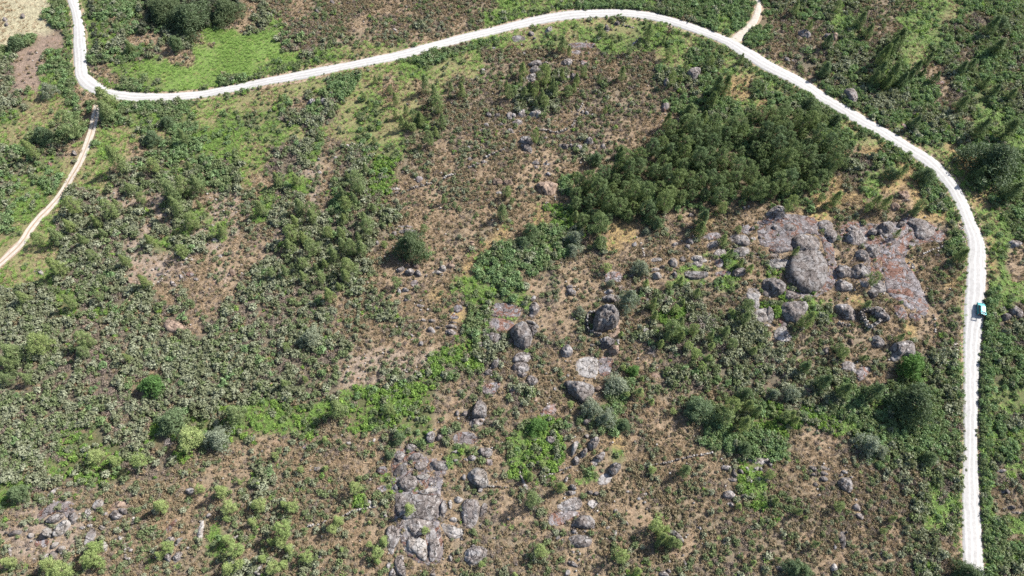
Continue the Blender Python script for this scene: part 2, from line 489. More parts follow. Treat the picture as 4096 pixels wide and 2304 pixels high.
ax, ay = at(E[:, 0], E[:, 1]); bx, by = at(E[:, 2], E[:, 3])
EA, EB = catmull(np.stack([ax, ay], -1), 9), catmull(np.stack([bx, by], -1), 9)
ribbon('road_shoulder', EA, EB, .03, M['shoulder'], .7, block=False, ragged=.6, seed=5)
ribbon('gravel_road', EA, EB, .16, M['road'], .10, ragged=.26, seed=2)
ROADMID = (EA + EB) / 2

def centre_ribbon(name, P, W, lift, mat, **kw):
    P = np.asarray(P, float); x, y = at(P[:, 0], P[:, 1])
    C = catmull(np.stack([x, y], -1), 9)
    Wd = np.interp(np.linspace(0, 1, len(C)), np.linspace(0, 1, len(W)), W)
    t = np.gradient(C, axis=0); t /= np.linalg.norm(t, axis=1, keepdims=True)
    nrm = np.stack([-t[:, 1], t[:, 0]], -1)
    return C, nrm, ribbon(name, C - nrm * Wd[:, None] / 2, C + nrm * Wd[:, None] / 2, lift, mat, **kw)

SIDE = [(2905,180),(2934,165),(2962,139),(3002,103),(3024,68),(3034,32),(3030,0),(3024,-60),(3010,-120)]
centre_ribbon('side_road_shoulder', SIDE, [5.5, 4.2, 3.6, 3.2, 3, 3], .035, M['shoulder'], ragged=.4, seed=8, block=False)
centre_ribbon('side_road', SIDE, [6.0, 3.6, 2.8, 2.2, 2.0, 2.0, 2.0], .12, M['track'], ragged=.25, seed=9)
TRACK = [(391,418),(384,450),(378,477),(366,529),(350,576),(318,652),(286,707),(246,775),(199,830),(159,870),(123,914),(87,970),(40,1017),(0,1053),(-60,1100),(-140,1150)]
Cc, nn, _ = centre_ribbon('farm_track_bed', TRACK, [2.3, 2.0, 1.9, 1.9, 2.2, 2.8, 2.8], .03, M['shoulder'], ragged=.35, seed=12)
for s in (-1, 1):
    w = .33 + .12 * fbm(np.arange(len(Cc)) / 5.0, np.zeros(len(Cc)) + s, 60, 2)
    ribbon('wheel_rut', Cc + nn * (s * .58 - w[:, None]), Cc + nn * (s * .58 + w[:, None]), .042, M['track'], block=False, ragged=.08, seed=20 + s)

# ------------------------------------------------------------------ rocks: tile column, tile row, look, height, outline read off the photo
ROCKS = """
3 1 g 1.5|245,940 330,908 430,905 500,930 525,1000 515,1050 400,1080 300,1070 265,1010
3 1 g 2.2|300,1070 400,1060 520,1060 560,1120 600,1200 600,1290 570,1390 500,1460 400,1470 300,1440 230,1370 190,1290 225,1200 250,1120
3 1 m .45|0,760 120,715 250,715 380,735 480,760 520,830 480,880 600,960 650,1050 650,1180 620,1260 560,1160 540,1060 520,930 420,900 300,920 240,940 270,1010 120,1000 20,1040 -60,1000 -80,850
3 1 g 1.8|780,920 800,890 870,865 950,880 1000,960 960,985 850,1002 800,970
3 1 g .8|790,850 850,815 910,820 920,860 850,875 795,875
3 1 g 1.3|1015,870 1060,843 1095,870 1095,905 1060,920 1010,905
3 1 g 1.2|1098,862 1140,860 1148,905 1105,910
3 1 g 1.4|1120,810 1180,780 1250,800 1270,850 1210,910 1165,920 1140,860
3 1 g .9|1300,800 1350,745 1400,760 1360,840 1300,825
3 1 g 1.1|1410,780 1470,750 1560,765 1610,800 1680,850 1700,900 1600,940 1520,945 1480,900 1490,840 1420,800
3 1 m .5|1300,900 1360,905 1400,1000 1420,1100 1380,1160 1440,1260 1500,1350 1560,1480 1600,1560 1610,1620 1580,1710 1490,1670 1400,1620 1300,1550 1220,1500 1190,1400 1180,1280 1140,1150 1190,1060 1240,970
3 1 m .3|1560,820 1640,830 1720,870 1780,900 1760,990 1650,980 1540,950 1520,900
3 1 g 1.0|1000,1030 1060,1005 1130,1020 1110,1130 1040,1140 1000,1090
3 1 g 1.4|880,1080 940,1060 1010,1080 1020,1140 980,1170 900,1150
3 1 g 1.7|700,1230 760,1215 850,1230 850,1290 800,1330 740,1340 700,1300
3 1 g 1.8|815,1310 860,1230 920,1205 980,1230 1050,1280 1010,1330 900,1340 830,1330
3 1 g 1.5|690,1400 720,1360 790,1380 850,1420 840,1470 700,1480
3 1 g .8|1040,1400 1120,1365 1190,1410 1200,1480 1080,1500 1040,1450
3 1 g .8|930,1385 990,1370 1030,1420 980,1440 930,1420
3 1 g .9|50,815 90,815 105,860 70,862 45,840
3 1 g .8|110,840 150,810 220,800 300,830 300,870 200,885 120,870
3 1 g .8|505,780 560,760 620,770 660,810 640,860 560,870 510,830
3 1 g 1.0|560,850 640,840 700,890 690,960 640,990 590,930 555,880
3 1 m .8|20,1040 100,975 170,965 235,1000 260,1060 180,1080 60,1090 15,1070
3 1 p .6|10,1180 60,1150 200,1160 240,1200 160,1250 40,1250 0,1220
3 1 g 2.3|-40,1360 20,1335 100,1340 165,1380 178,1449 150,1500 60,1520 -30,1510 -50,1440
3 1 g 1.9|30,650 80,610 150,605 185,640 170,690 90,730 20,700 -20,690
3 1 b 1.2|1285,500 1320,480 1400,480 1440,510 1400,545 1330,540
3 1 b 1.1|1220,610 1270,590 1330,625 1320,660 1260,665 1215,630
3 1 g .4|1350,562 1400,549 1440,565 1380,575
3 1 g .5|1130,120 1180,118 1220,135 1190,150
3 1 g 1.0|2390,1010 2420,975 2480,970 2560,990 2540,1030 2450,1045
3 1 p .3|1440,1190 1470,1200 1490,1250 1470,1270 1450,1230
3 2 g 1.0|165,60 200,10 240,20 320,80 300,105 170,120
3 2 g 2.2|140,190 160,140 250,125 370,125 400,180 380,240 310,320 270,335 180,290 140,230
3 2 g 2.0|690,165 740,150 830,160 880,210 900,290 870,315 790,300 730,250 690,200
3 2 g 1.2|1010,20 1060,-10 1110,30 1105,80 1060,98 1020,60
3 2 g 2.3|1040,190 1100,175 1160,210 1230,310 1200,322 1110,300 1050,250
3 2 m .5|1260,180 1330,180 1390,240 1410,320 1340,330 1280,260
3 2 m .4|1415,240 1500,260 1550,290 1500,350 1420,300
3 2 g 1.6|1055,490 1090,465 1130,490 1180,550 1150,590 1090,595 1060,560
3 2 g 2.3|1250,620 1270,560 1330,535 1420,540 1480,590 1488,690 1440,700 1380,670 1345,680 1340,715 1300,728 1250,700
3 2 g 1.1|540,640 560,595 600,590 622,630 600,665 560,672
3 2 b .8|800,510 840,505 870,550 860,580 820,560
3 2 g .8|735,770 780,730 890,760 893,820 878,860 800,855 750,820
3 2 m .7|900,820 960,780 1040,800 1020,850 960,920 910,935 885,890
3 2 p .8|0,180 50,220 75,290 40,350 0,340 -30,260
3 2 p .5|60,450 110,395 180,395 200,460 250,500 200,545 110,530 65,490
3 2 m .3|100,280 160,320 200,380 150,395 110,370
3 2 g .9|2335,200 2370,188 2405,205 2390,230 2345,225
3 2 g 1.2|2350,270 2400,245 2450,265 2450,310 2400,330 2355,300
3 2 g 1.3|2445,190 2500,170 2560,210 2576,290 2530,300 2480,290 2440,230
3 2 g .4|310,400 350,380 380,410 330,430
2 1 b 1.9|255,390 300,365 450,390 450,430 420,500 310,490 245,440
2 1 g .8|315,300 370,278 410,300 400,320 330,315
2 1 g .6|200,180 250,165 290,190 250,210 205,205
2 1 g .5|305,190 380,185 385,205 320,212
2 1 g .6|200,225 250,215 275,230 230,250
2 1 g 1.0|460,0 520,-10 565,20 560,50 500,40
2 1 g 1.2|640,20 700,-10 720,30 690,80 650,50
2 1 g .9|570,0 610,0 620,40 590,50
2 1 g .8|890,0 930,0 950,40 910,50
2 1 b .7|770,90 810,70 850,90 830,120 780,110
2 1 g 1.0|80,0 150,0 205,30 190,80 110,50
2 1 g .9|2190,930 2260,905 2350,915 2390,960 2390,1018 2300,1018 2200,990
2 1 p .9|2225,1060 2300,1035 2390,1040 2390,1110 2300,1130 2225,1125
2 1 g .7|1960,990 2060,970 2110,985 2080,1020 1980,1050
2 1 g .6|2020,1110 2080,1050 2150,1060 2160,1110 2050,1140
2 1 p 1.1|1580,1160 1620,1135 1665,1170 1665,1230 1600,1240 1580,1200
2 1 p .8|1800,1130 1850,1112 1930,1130 1975,1175 1900,1190 1810,1160
2 1 g .6|1780,1205 1860,1178 1930,1205 1900,1240 1800,1235
2 1 g .8|1735,1300 1760,1270 1850,1275 1970,1290 1960,1340 1850,1355 1760,1345
2 1 m .5|2040,1290 2150,1270 2210,1290 2180,1320 2060,1330
2 1 g 1.1|2225,1280 2260,1250 2340,1245 2360,1290 2320,1330 2230,1330
2 1 p 1.2|1410,1300 1450,1285 1510,1300 1510,1355 1420,1358
2 1 g 1.1|1600,1300 1640,1280 1670,1300 1665,1340 1610,1345
2 1 p .6|1400,1250 1460,1240 1500,1260 1450,1280 1400,1275
2 1 g .7|1490,1225 1530,1215 1545,1245 1500,1250
2 1 p .4|1395,1160 1450,1140 1530,1150 1500,1180 1400,1185
2 1 g .5|1680,1140 1740,1125 1760,1170 1700,1190
2 1 m .3|2030,1150 2120,1150 2140,1230 2050,1240
2 1 g .6|1180,1320 1220,1310 1240,1330 1200,1350
2 1 m .5|930,1310 1000,1280 1090,1290 1110,1350 1050,1400 930,1390
2 1 g .7|1740,1012 1790,1010 1790,1060 1750,1050
2 1 g 1.0|1740,970 1800,945 1840,960 1830,1005 1760,1000
2 1 g .9|2400,840 2430,820 2450,860 2400,870
2 1 m .3|2290,830 2400,810 2400,900 2370,915 2290,880
2 1 m .4|1920,930 2010,890 2090,900 2105,945 2000,965 1930,955
2 1 p .4|2400,940 2450,935 2460,965 2410,965
2 1 p .5|2480,920 2510,925 2515,960 2490,950
2 1 g .6|2305,640 2340,628 2360,650 2330,665
2 1 g .6|1770,700 1820,695 1830,730 1780,735
2 1 m .4|2430,780 2560,765 2576,800 2500,812
2 1 g .6|2280,1150 2350,1140 2360,1165 2290,1165
2 1 g .9|540,1430 580,1410 620,1430 600,1460 550,1460
2 1 p .2|300,575 370,580 370,600 310,605
2 1 g .6|1200,1000 1240,985 1260,1000 1250,1030 1210,1030
2 1 g .7|1600,1000 1660,985 1680,1010 1620,1030
2 1 g .6|1170,1255 1230,1235 1230,1260 1180,1280
2 0 g 1.2|160,640 200,610 290,605 290,650 220,665 165,660
2 0 g 1.2|180,695 230,660 300,680 280,715 200,730
2 0 g .8|295,625 370,620 375,640 300,645
2 0 g .8|130,770 200,735 260,745 240,780 150,798
2 0 g .6|145,810 200,790 250,795 200,830
2 0 g .9|490,610 560,590 610,600 590,655 500,645
2 0 m .4|680,610 750,605 770,640 700,660
2 0 g .9|440,750 470,740 510,780 500,805 450,800
2 0 g 1.0|590,740 640,730 690,750 640,785 600,800
2 0 g .6|515,770 560,755 590,775 550,795
2 0 g 1.9|1765,710 1800,685 1870,675 1905,700 1870,760 1840,800 1790,780 1770,750
2 0 g 1.2|1515,800 1560,790 1590,820 1580,860 1530,850
2 0 m 1.1|1510,1050 1540,1030 1590,1045 1570,1100 1520,1120
2 0 g 1.1|930,265 960,255 985,285 970,310 935,300
2 0 g .9|1020,240 1050,210 1095,225 1080,250
2 0 g 1.1|330,310 350,285 400,270 410,300 380,325 340,340
2 0 g .9|150,340 190,305 230,330 210,360
2 0 g .7|200,390 230,370 250,380 230,410
2 0 m .2|570,440 640,425 770,430 840,440 820,480 700,495 590,480
2 0 m .2|600,510 700,502 680,550 600,545
2 0 g .5|0,370 60,355 120,370 140,400 60,420 0,410
2 0 g 1.1|60,1140 100,1105 140,1110 150,1150 110,1175 65,1165
2 0 p 1.3|170,1130 200,1105 290,1115 298,1150 260,1180 180,1180
2 0 g 1.0|0,1140 30,1130 45,1165 10,1190 -20,1170
2 0 g .9|0,1220 50,1190 100,1200 105,1240 40,1260 0,1250
2 0 p .8|730,1120 750,1110 775,1130 770,1155 735,1150
2 0 g .6|690,1110 720,1105 725,1140 700,1140
2 0 g .7|790,1150 830,1140 840,1170 800,1180
2 0 g 1.4|80,1390 130,1370 190,1385 225,1440 150,1449 80,1435
2 0 g 1.5|730,1400 780,1383 820,1400 815,1445 720,1445
2 0 g .6|300,1380 350,1372 380,1395 310,1400
2 0 p .3|1790,480 1825,480 1820,497 1795,495
2 0 p .3|1660,405 1690,400 1685,418 1665,420
2 0 g .5|100,530 130,520 145,545 115,555
2 0 g .5|755,530 775,520 785,540 765,548
3 0 g 1.3|290,310 340,298 400,305 432,335 420,365 380,375 330,345
3 0 g 1.2|565,345 600,335 637,350 635,385 580,385
3 0 b 1.3|640,345 680,328 705,355 690,400 645,390
3 0 b .9|635,430 665,415 670,450 645,490
3 0 g .9|160,580 200,575 228,600 220,622 170,605
3 0 g .6|232,600 265,600 260,620 235,622
3 0 g 2.2|765,900 820,885 880,905 905,950 900,1000 860,1030 810,1000 775,950
3 0 m .4|1340,1240 1390,1250 1400,1300 1350,1300
3 0 m .4|1480,1320 1530,1325 1530,1370 1490,1375
3 0 m .3|1680,830 1760,810 1800,830 1720,860
1 0 g 1.3|510,1020 540,995 600,1000 600,1025 540,1070 510,1050
1 0 g 1.1|630,1020 680,985 720,1000 715,1030 640,1040
1 0 g .8|730,935 770,925 785,945 745,955
1 0 p .5|875,845 905,840 915,860 885,868
1 0 g .8|590,95 625,95 635,125 600,130
1 0 g .8|740,5 780,0 790,30 750,35
1 0 p .6|1375,290 1410,285 1420,315 1385,318
1 0 g .5|1830,265 1860,262 1865,280 1835,282
1 0 g .8|2260,690 2290,680 2310,700 2290,725 2262,715
1 0 g .9|2305,1140 2360,1135 2380,1165 2320,1180
1 0 g .9|2385,1140 2460,1145 2460,1170 2390,1175
1 0 g 1.1|2510,1150 2560,1120 2590,1140 2590,1200 2520,1195
1 0 g .6|2280,1240 2330,1235 2345,1270 2290,1275
1 0 g .4|2240,1300 2330,1290 2330,1315 2250,1320
1 0 g .9|2520,1300 2576,1290 2600,1330 2530,1330
1 0 g .5|2430,1240 2500,1230 2510,1255 2440,1270
1 0 p .3|600,1150 640,1130 655,1150 630,1170
1 0 m .2|480,1260 530,1258 540,1280 490,1290
1 0 p .3|2370,480 2400,470 2430,480 2390,495
1 0 p .4|700,1180 740,1165 745,1190 710,1195
1 0 p .4|1510,1040 1550,1035 1550,1055 1515,1055
1 0 g .7|270,225 300,220 310,245 280,250
0 0 g .8|205,130 230,125 245,150 235,180 210,170
0 0 g .7|20,180 60,165 75,200 40,215
0 0 g .6|45,225 75,220 80,255 50,262
0 0 p .8|440,1330 480,1320 490,1340 450,1345
0 0 p .9|440,1370 480,1360 505,1385 470,1405 435,1395
0 1 g .9|720,75 745,65 775,85 765,115 725,105
0 1 m .6|475,195 510,180 525,210 490,225
0 1 m .6|710,165 745,160 745,190 715,195
0 1 b .8|2020,290 2040,280 2060,300 2050,330 2025,320
0 1 p .7|1885,925 1920,910 1965,935 1950,955 1895,950
0 1 p .6|2115,965 2150,945 2205,960 2180,980 2120,980
0 1 p .5|2115,820 2135,808 2158,822 2140,838
0 1 p .8|380,1300 400,1255 440,1300 410,1320
0 1 b .8|1285,1350 1310,1335 1330,1370 1320,1410 1285,1400
0 1 b .8|1370,1360 1400,1380 1420,1440 1375,1440
0 1 g .4|1790,1320 1820,1310 1870,1360 1820,1375
0 1 g .5|1700,1380 1740,1375 1780,1430 1720,1430
0 1 b .7|2305,1250 2330,1240 2380,1290 2350,1340 2310,1320
0 1 g .6|1840,1150 1870,1140 1890,1160 1860,1180
0 1 g .3|1550,1240 1600,1235 1590,1260 1560,1265
0 1 b .5|1490,810 1530,800 1540,830 1500,830
0 1 g .4|2180,1110 2240,1110 2230,1140 2190,1140
0 1 m .4|1860,1290 1940,1280 1950,1330 1880,1335
0 1 g .4|1560,1300 1640,1290 1640,1320 1570,1330
0 1 g .4|1950,1350 1990,1340 2000,1370 1960,1375
1 1 g 1.0|1430,870 1520,842 1600,860 1610,890 1560,900 1440,895
1 1 g .6|1430,815 1540,820 1575,825 1570,838 1440,835
1 1 g .8|1365,880 1400,865 1420,900 1390,930 1360,930
1 1 b .9|1495,1200 1560,1195 1572,1225 1550,1240 1490,1235
1 1 b .9|1578,1200 1620,1190 1645,1220 1640,1250 1580,1240
1 1 g 1.2|1410,1260 1450,1240 1500,1240 1470,1280 1430,1290
1 1 g 1.5|1500,1270 1540,1248 1590,1255 1585,1300 1550,1320 1500,1300
1 1 g 1.4|1595,1280 1625,1260 1655,1285 1660,1330 1600,1310
1 1 p 1.2|1840,1240 1870,1218 1910,1235 1905,1270 1860,1280 1840,1265
1 1 b .9|1900,1200 1950,1185 2010,1210 1990,1250 1925,1250
1 1 p .6|1770,1290 1810,1255 1840,1282 1890,1290 1850,1305 1780,1305
1 1 g .5|1695,1320 1730,1305 1720,1335 1700,1338
1 1 g .8|1080,1010 1110,980 1145,1000 1140,1025 1100,1030
1 1 g .8|1200,980 1230,970 1240,995 1215,1015
1 1 b .4|2150,980 2190,975 2195,990 2155,995
1 1 b .5|2150,1002 2200,1000 2195,1020 2155,1022
1 1 g .3|2150,1045 2190,1042 2190,1060 2155,1062
1 1 m .5|1600,330 1660,320 1680,350 1640,395 1610,370
1 1 p .3|1350,440 1440,435 1450,465 1370,465
1 1 b 1.0|2375,365 2410,342 2480,350 2485,400 2380,405
1 1 b 1.0|2490,362 2560,360 2576,380 2570,408 2495,410
1 1 p .4|2405,475 2480,475 2490,500 2420,505
1 1 g .7|2125,150 2150,135 2175,145 2165,170 2130,170
1 1 g .5|2260,170 2310,165 2330,180 2280,195
1 1 p .5|2115,30 2140,18 2165,30 2150,48
1 1 p .5|610,280 650,270 665,290 620,310
1 1 p .3|775,130 830,125 820,150 780,150
1 1 g .5|610,145 640,140 650,160 620,165
1 1 p .5|880,20 940,0 960,20 900,40
1 1 m .2|1555,1380 1620,1360 1640,1449 1560,1440
2 2 g 2.8|0,400 20,370 90,340 150,350 190,430 195,520 160,590 100,595 40,560 10,500 -20,450
2 2 p 1.0|130,325 180,315 260,360 275,385 250,395 170,350
2 2 g 1.5|160,350 200,370 255,410 245,450 200,480 195,430
2 2 g 1.6|165,180 200,145 250,140 280,190 260,230 200,290 165,270
2 2 g 1.0|180,110 220,65 245,80 240,110 190,140
2 2 g 4.2|845,250 880,200 960,180 1040,195 1075,240 1080,290 1060,330 1040,380 900,400 840,420 830,380
2 2 b .5|1062,320 1085,300 1088,485 1000,490 965,460 1040,425 1045,380
2 2 g 2.0|880,560 880,510 930,490 1010,495 1035,540 1010,580 940,590
2 2 b 2.0|960,615 1000,575 1050,565 1080,600 1078,650 1040,663 980,655
2 2 p .8|1040,500 1080,490 1084,590 1055,560 1038,530
2 2 g 1.3|910,80 960,62 1080,65 1090,110 1040,140 980,130 900,120
2 2 g 1.0|925,25 980,10 1025,20 1010,50 930,58
2 2 g 1.5|490,630 530,575 575,568 608,620 605,660 560,692 510,690
2 2 p .25|650,730 760,690 840,700 862,750 862,830 850,890 750,900 660,860 640,800
2 2 m .2|865,700 1000,700 1020,760 990,870 900,890 872,830
2 2 g 2.6|525,960 560,930 640,940 720,945 790,950 830,990 830,1030 790,1090 740,1140 690,1130 630,1090 580,1030
2 2 b .7|835,985 920,985 915,1010 860,1050 835,1030
2 2 b .4|700,1170 800,1085 870,1090 840,1130 760,1160
2 2 g 1.1|10,700 60,650 110,640 180,640 190,700 160,740 80,740 10,750
2 2 g 1.2|5,770 50,745 100,745 150,755 175,800 130,840 50,850 5,810
2 2 g .8|40,855 150,845 150,880 110,905 60,880
2 2 g 1.1|140,920 180,870 250,900 265,950 220,990 160,970
2 2 b .8|0,1000 40,980 60,990 20,1060 0,1090
2 2 g 1.0|710,1340 740,1310 805,1315 795,1350 730,1380
2 2 m .5|280,1260 340,1190 420,1160 450,1190 440,1250 370,1285 300,1290
2 2 b .3|1385,860 1430,850 1500,870 1490,900 1400,905
2 2 g .6|1300,410 1370,400 1380,440 1330,460
2 2 g 1.2|545,0 620,0 655,40 600,75 560,50
2 2 g .5|1340,100 1380,100 1375,140 1345,150
2 2 p .4|410,1000 440,990 450,1030 420,1040
2 2 b .4|330,1040 360,1040 370,1080 335,1080
2 2 b .5|210,1090 250,1095 260,1140 220,1150
2 2 b .5|640,510 690,515 680,545 640,540
2 2 p .5|770,565 830,560 850,580 790,590
2 2 p .4|545,865 575,860 580,890 550,895
2 2 p .6|2360,0 2470,0 2500,60 2480,120 2500,190 2440,210 2390,130 2360,60
2 2 p .7|2430,240 2500,205 2576,195 2620,260 2600,310 2500,350 2450,300
2 2 p .6|2510,370 2570,355 2620,380 2560,400
1 2 g 2.3|2175,1230 2230,1130 2270,1125 2310,1170 2320,1220 2310,1300 2240,1300 2180,1300
1 2 g .9|2150,1312 2300,1305 2305,1345 2220,1400 2150,1390
1 2 b .9|2220,1335 2260,1315 2300,1325 2290,1350 2240,1365
1 2 g 1.0|2065,1270 2090,1235 2135,1240 2130,1280 2080,1310
1 2 g .8|2000,1240 2030,1220 2050,1260 2020,1300
1 2 m .5|2265,1010 2330,960 2450,940 2450,1000 2400,1060 2330,1075 2270,1040
1 2 g 1.4|2370,760 2410,700 2455,700 2450,770 2400,820 2365,800
1 2 g 1.0|2275,850 2340,800 2380,830 2370,860 2290,885
1 2 m .25|2380,200 2400,160 2480,150 2576,165 2660,200 2640,290 2576,295 2400,285 2360,260
1 2 m .3|2335,360 2370,305 2470,308 2576,330 2600,400 2520,430 2400,430 2340,400
1 2 g .5|2275,480 2330,435 2400,450 2480,480 2490,530 2440,550 2340,520
1 2 g .8|2210,545 2270,540 2290,560 2260,600 2215,580
1 2 g .7|2330,360 2350,335 2368,350 2350,390
1 2 g .9|1905,415 1960,408 2020,430 2010,465 1950,470 1900,440
1 2 g .7|1900,375 2000,360 2040,385 1990,400 1910,400
1 2 g .5|1930,345 2000,332 2030,345 1950,358
1 2 m .4|1935,290 2000,260 2050,290 2000,320 1940,310
1 2 m .3|1980,180 2060,160 2080,220 2040,250 1985,240
1 2 g .9|1720,400 1760,385 1810,430 1790,455 1740,440
1 2 g .8|1735,310 1780,305 1810,325 1780,345 1740,335
1 2 g .6|1635,315 1700,305 1715,330 1650,335
1 2 g .5|1545,440 1590,475 1580,495 1545,470
1 2 g .8|1640,540 1670,525 1685,555 1670,580 1640,570
1 2 g .5|1800,390 1850,385 1860,405 1810,415
1 2 g .5|1610,165 1680,160 1710,185 1630,195
1 2 g .6|1475,110 1530,100 1545,125 1490,140
1 2 g .9|1420,20 1445,5 1460,35 1440,65 1420,50
1 2 g .9|1465,0 1530,0 1535,30 1480,40
1 2 g 1.0|2540,1000 2570,950 2600,1000 2580,1090 2545,1090
0 2 b 1.5|1660,340 1690,305 1760,305 1800,335 1855,380 1840,410 1790,445 1700,440 1655,410
0 2 b .8|810,385 840,375 880,385 870,405 820,400
0 2 b .6|1150,190 1180,175 1200,195 1170,210
0 2 b .6|1275,190 1310,170 1335,190 1300,205
0 2 b .5|1280,130 1320,120 1330,140 1290,145
0 2 b .6|1095,1385 1130,1375 1150,1410 1110,1425
0 3 g 1.4|440,880 500,835 620,810 630,840 580,890 520,915 450,910
0 3 p 1.8|430,970 460,950 495,970 505,1040 470,1065 440,1030
0 3 p 1.6|530,1000 600,900 650,880 695,900 680,960 620,1020 550,1050 530,1040
0 3 m .5|360,860 480,720 620,700 730,710 740,790 700,830 650,870 630,800 500,825 430,875 400,910
0 3 g .8|660,850 740,790 780,850 740,930 700,930 700,890
0 3 p .9|510,1140 550,1105 590,1110 560,1150 520,1180
0 3 p 1.2|575,1170 600,1140 650,1150 640,1200 590,1245
0 3 g 1.0|500,1210 540,1190 580,1205 560,1260 520,1280
0 3 g .6|410,1290 450,1230 495,1215 515,1280 460,1310
0 3 g 1.1|1090,840 1130,790 1170,785 1240,850 1200,880 1120,880
0 3 g 1.0|1175,775 1200,755 1275,770 1275,810 1250,835 1200,800
0 3 b .5|1100,760 1150,705 1250,695 1295,730 1280,755 1190,752 1110,800
0 3 g .7|1035,830 1060,800 1090,800 1080,850 1045,855
0 3 p .8|920,740 960,690 1010,670 1040,710 1010,760 930,790
0 3 p .7|855,780 880,760 915,800 880,870 860,850
0 3 g .9|80,1030 120,990 200,985 215,1010 160,1045 90,1050
0 3 g .8|50,1010 70,995 90,1015 70,1030
0 3 p .5|270,1040 310,1010 350,1030 310,1075
0 3 g .6|840,1130 870,1050 880,975 940,960 960,1030 930,1100 860,1140
0 3 p .8|870,935 900,920 930,935 910,958 880,958
0 3 p .4|790,960 830,945 865,960 840,990
0 3 p .6|985,970 1010,930 1060,960 1040,990
0 3 p .8|1010,1130 1040,1090 1075,1110 1080,1180 1050,1215 1015,1200
0 3 p .6|1180,1070 1210,1035 1245,1060 1220,1110 1190,1100
0 3 g .5|1165,960 1190,945 1210,970 1185,1000
0 3 p .7|1970,1080 1990,960 2030,880 2050,910 2040,1030 2010,1100
0 3 g 1.0|1660,1080 1700,1050 1760,1055 1750,1090 1700,1115 1660,1105
0 3 p .8|1745,1130 1790,1070 1840,1060 1800,1110 1770,1155
0 3 g 1.1|1645,1260 1680,1205 1715,1220 1712,1300 1690,1320 1650,1295
0 3 g 1.0|1725,1260 1770,1200 1830,1200 1800,1290 1740,1320
0 3 g .7|80,1120 100,1130 110,1230 85,1250 75,1180
0 3 g .8|2070,850 2100,810 2140,840 2100,870
0 3 g .9|1860,590 1900,560 1945,560 1940,620 1900,640
0 3 p .5|460,640 540,570 580,560 560,600 480,660
0 3 p .5|1290,1190 1320,1165 1345,1190 1310,1215
0 3 p 1.0|2515,1449 2550,1400 2600,1380 2640,1449
0 3 m .2|345,1100 400,1080 500,1090 470,1150 400,1170 350,1150
0 3 m .15|1640,1000 1760,870 1780,900 1700,1030
1 3 g 1.6|1700,70 1720,0 1770,-15 1805,10 1790,90 1750,115 1710,100
1 3 g 1.0|1802,70 1830,15 1880,25 1870,70 1820,90
1 3 m .2|1980,90 2000,20 2070,0 2170,0 2230,70 2210,110 2100,130 2000,120
1 3 g .6|1505,180 1520,120 1590,115 1630,160 1560,200
1 3 g .9|1375,290 1400,220 1480,200 1500,230 1470,280 1390,345
1 3 g .8|1525,270 1550,220 1620,205 1690,235 1640,265 1560,300
1 3 g 1.0|1385,400 1430,340 1500,290 1520,310 1510,380 1460,440 1390,450
1 3 g .7|1590,350 1600,308 1680,300 1730,320 1700,370 1610,400
1 3 g .9|1740,330 1770,290 1860,300 1930,335 1920,380 1850,385 1770,375
1 3 g 1.4|1425,500 1480,450 1580,440 1615,470 1610,560 1540,590 1450,595 1430,560
1 3 g .6|1385,520 1422,520 1432,600 1390,600
1 3 p .5|1610,430 1700,415 1760,440 1720,480 1630,480
1 3 m 1.0|1210,380 1250,340 1310,350 1320,400 1260,440 1215,410
1 3 p .7|1640,600 1720,565 1820,560 1830,605 1700,630 1640,620
1 3 p .5|1735,515 1765,500 1785,520 1750,540
1 3 g 1.3|1395,640 1460,615 1560,625 1640,630 1760,635 1835,615 1835,690 1815,820 1780,885 1620,865 1450,860 1420,800 1410,720
1 3 g 1.0|1450,870 1600,870 1700,890 1790,900 1780,960 1700,980 1680,1035 1590,1040 1530,1075 1490,980 1470,920
1 3 p 1.0|1510,1130 1530,1070 1600,1050 1700,1060 1715,1170 1715,1290 1650,1280 1590,1220 1520,1190
1 3 g 1.0|1735,1020 1780,960 1810,1000 1860,1150 1830,1260 1770,1305 1740,1290 1742,1150
1 3 g .8|1310,1010 1330,960 1390,945 1440,990 1440,1080 1400,1150 1370,1230 1330,1200 1310,1100
1 3 g .8|1390,1300 1405,1250 1480,1235 1490,1300 1500,1400 1500,1449 1440,1449 1395,1370
1 3 g .7|1305,1350 1320,1310 1365,1310 1360,1360 1320,1400
1 3 g .7|1320,1430 1370,1365 1390,1390 1415,1449 1330,1460
1 3 g .9|1840,850 1870,690 1910,690 1920,740 1900,890 1860,900
1 3 p .5|1935,700 1960,680 1980,720 1960,790 1940,760
1 3 p .6|1990,660 2040,645 2090,680 2040,720 2000,700
1 3 g 1.1|2065,770 2100,690 2180,680 2230,690 2250,780 2230,870 2180,970 2100,950 2075,850
1 3 g .7|2260,760 2290,705 2330,730 2330,790 2280,850 2250,850
1 3 p .7|1860,920 1940,930 2050,970 2085,1000 2060,1050 1990,1080 1940,1070 1890,1000
1 3 p .5|1940,870 1990,850 2030,880 2010,910 1950,900
1 3 p 1.9|2120,440 2150,390 2220,350 2300,380 2320,440 2335,510 2290,555 2240,555 2160,500
1 3 g 1.0|2235,562 2290,565 2260,610 2230,610
1 3 g .9|2065,450 2090,420 2112,440 2106,480 2075,480
1 3 g 1.1|2215,200 2250,165 2330,152 2378,175 2370,240 2290,260 2225,245
1 3 g .9|2120,250 2180,225 2215,250 2190,290 2130,285
1 3 m .6|2290,285 2330,268 2380,278 2375,340 2300,330
1 3 g .6|1960,200 2040,170 2050,200 1970,215
1 3 g .5|2085,270 2115,260 2140,290 2100,300
1 3 g .5|1960,275 2030,270 2030,295 1970,300
1 3 g 1.4|2090,1260 2110,1190 2170,1160 2250,1150 2320,1180 2320,1240 2270,1290 2170,1350 2120,1320
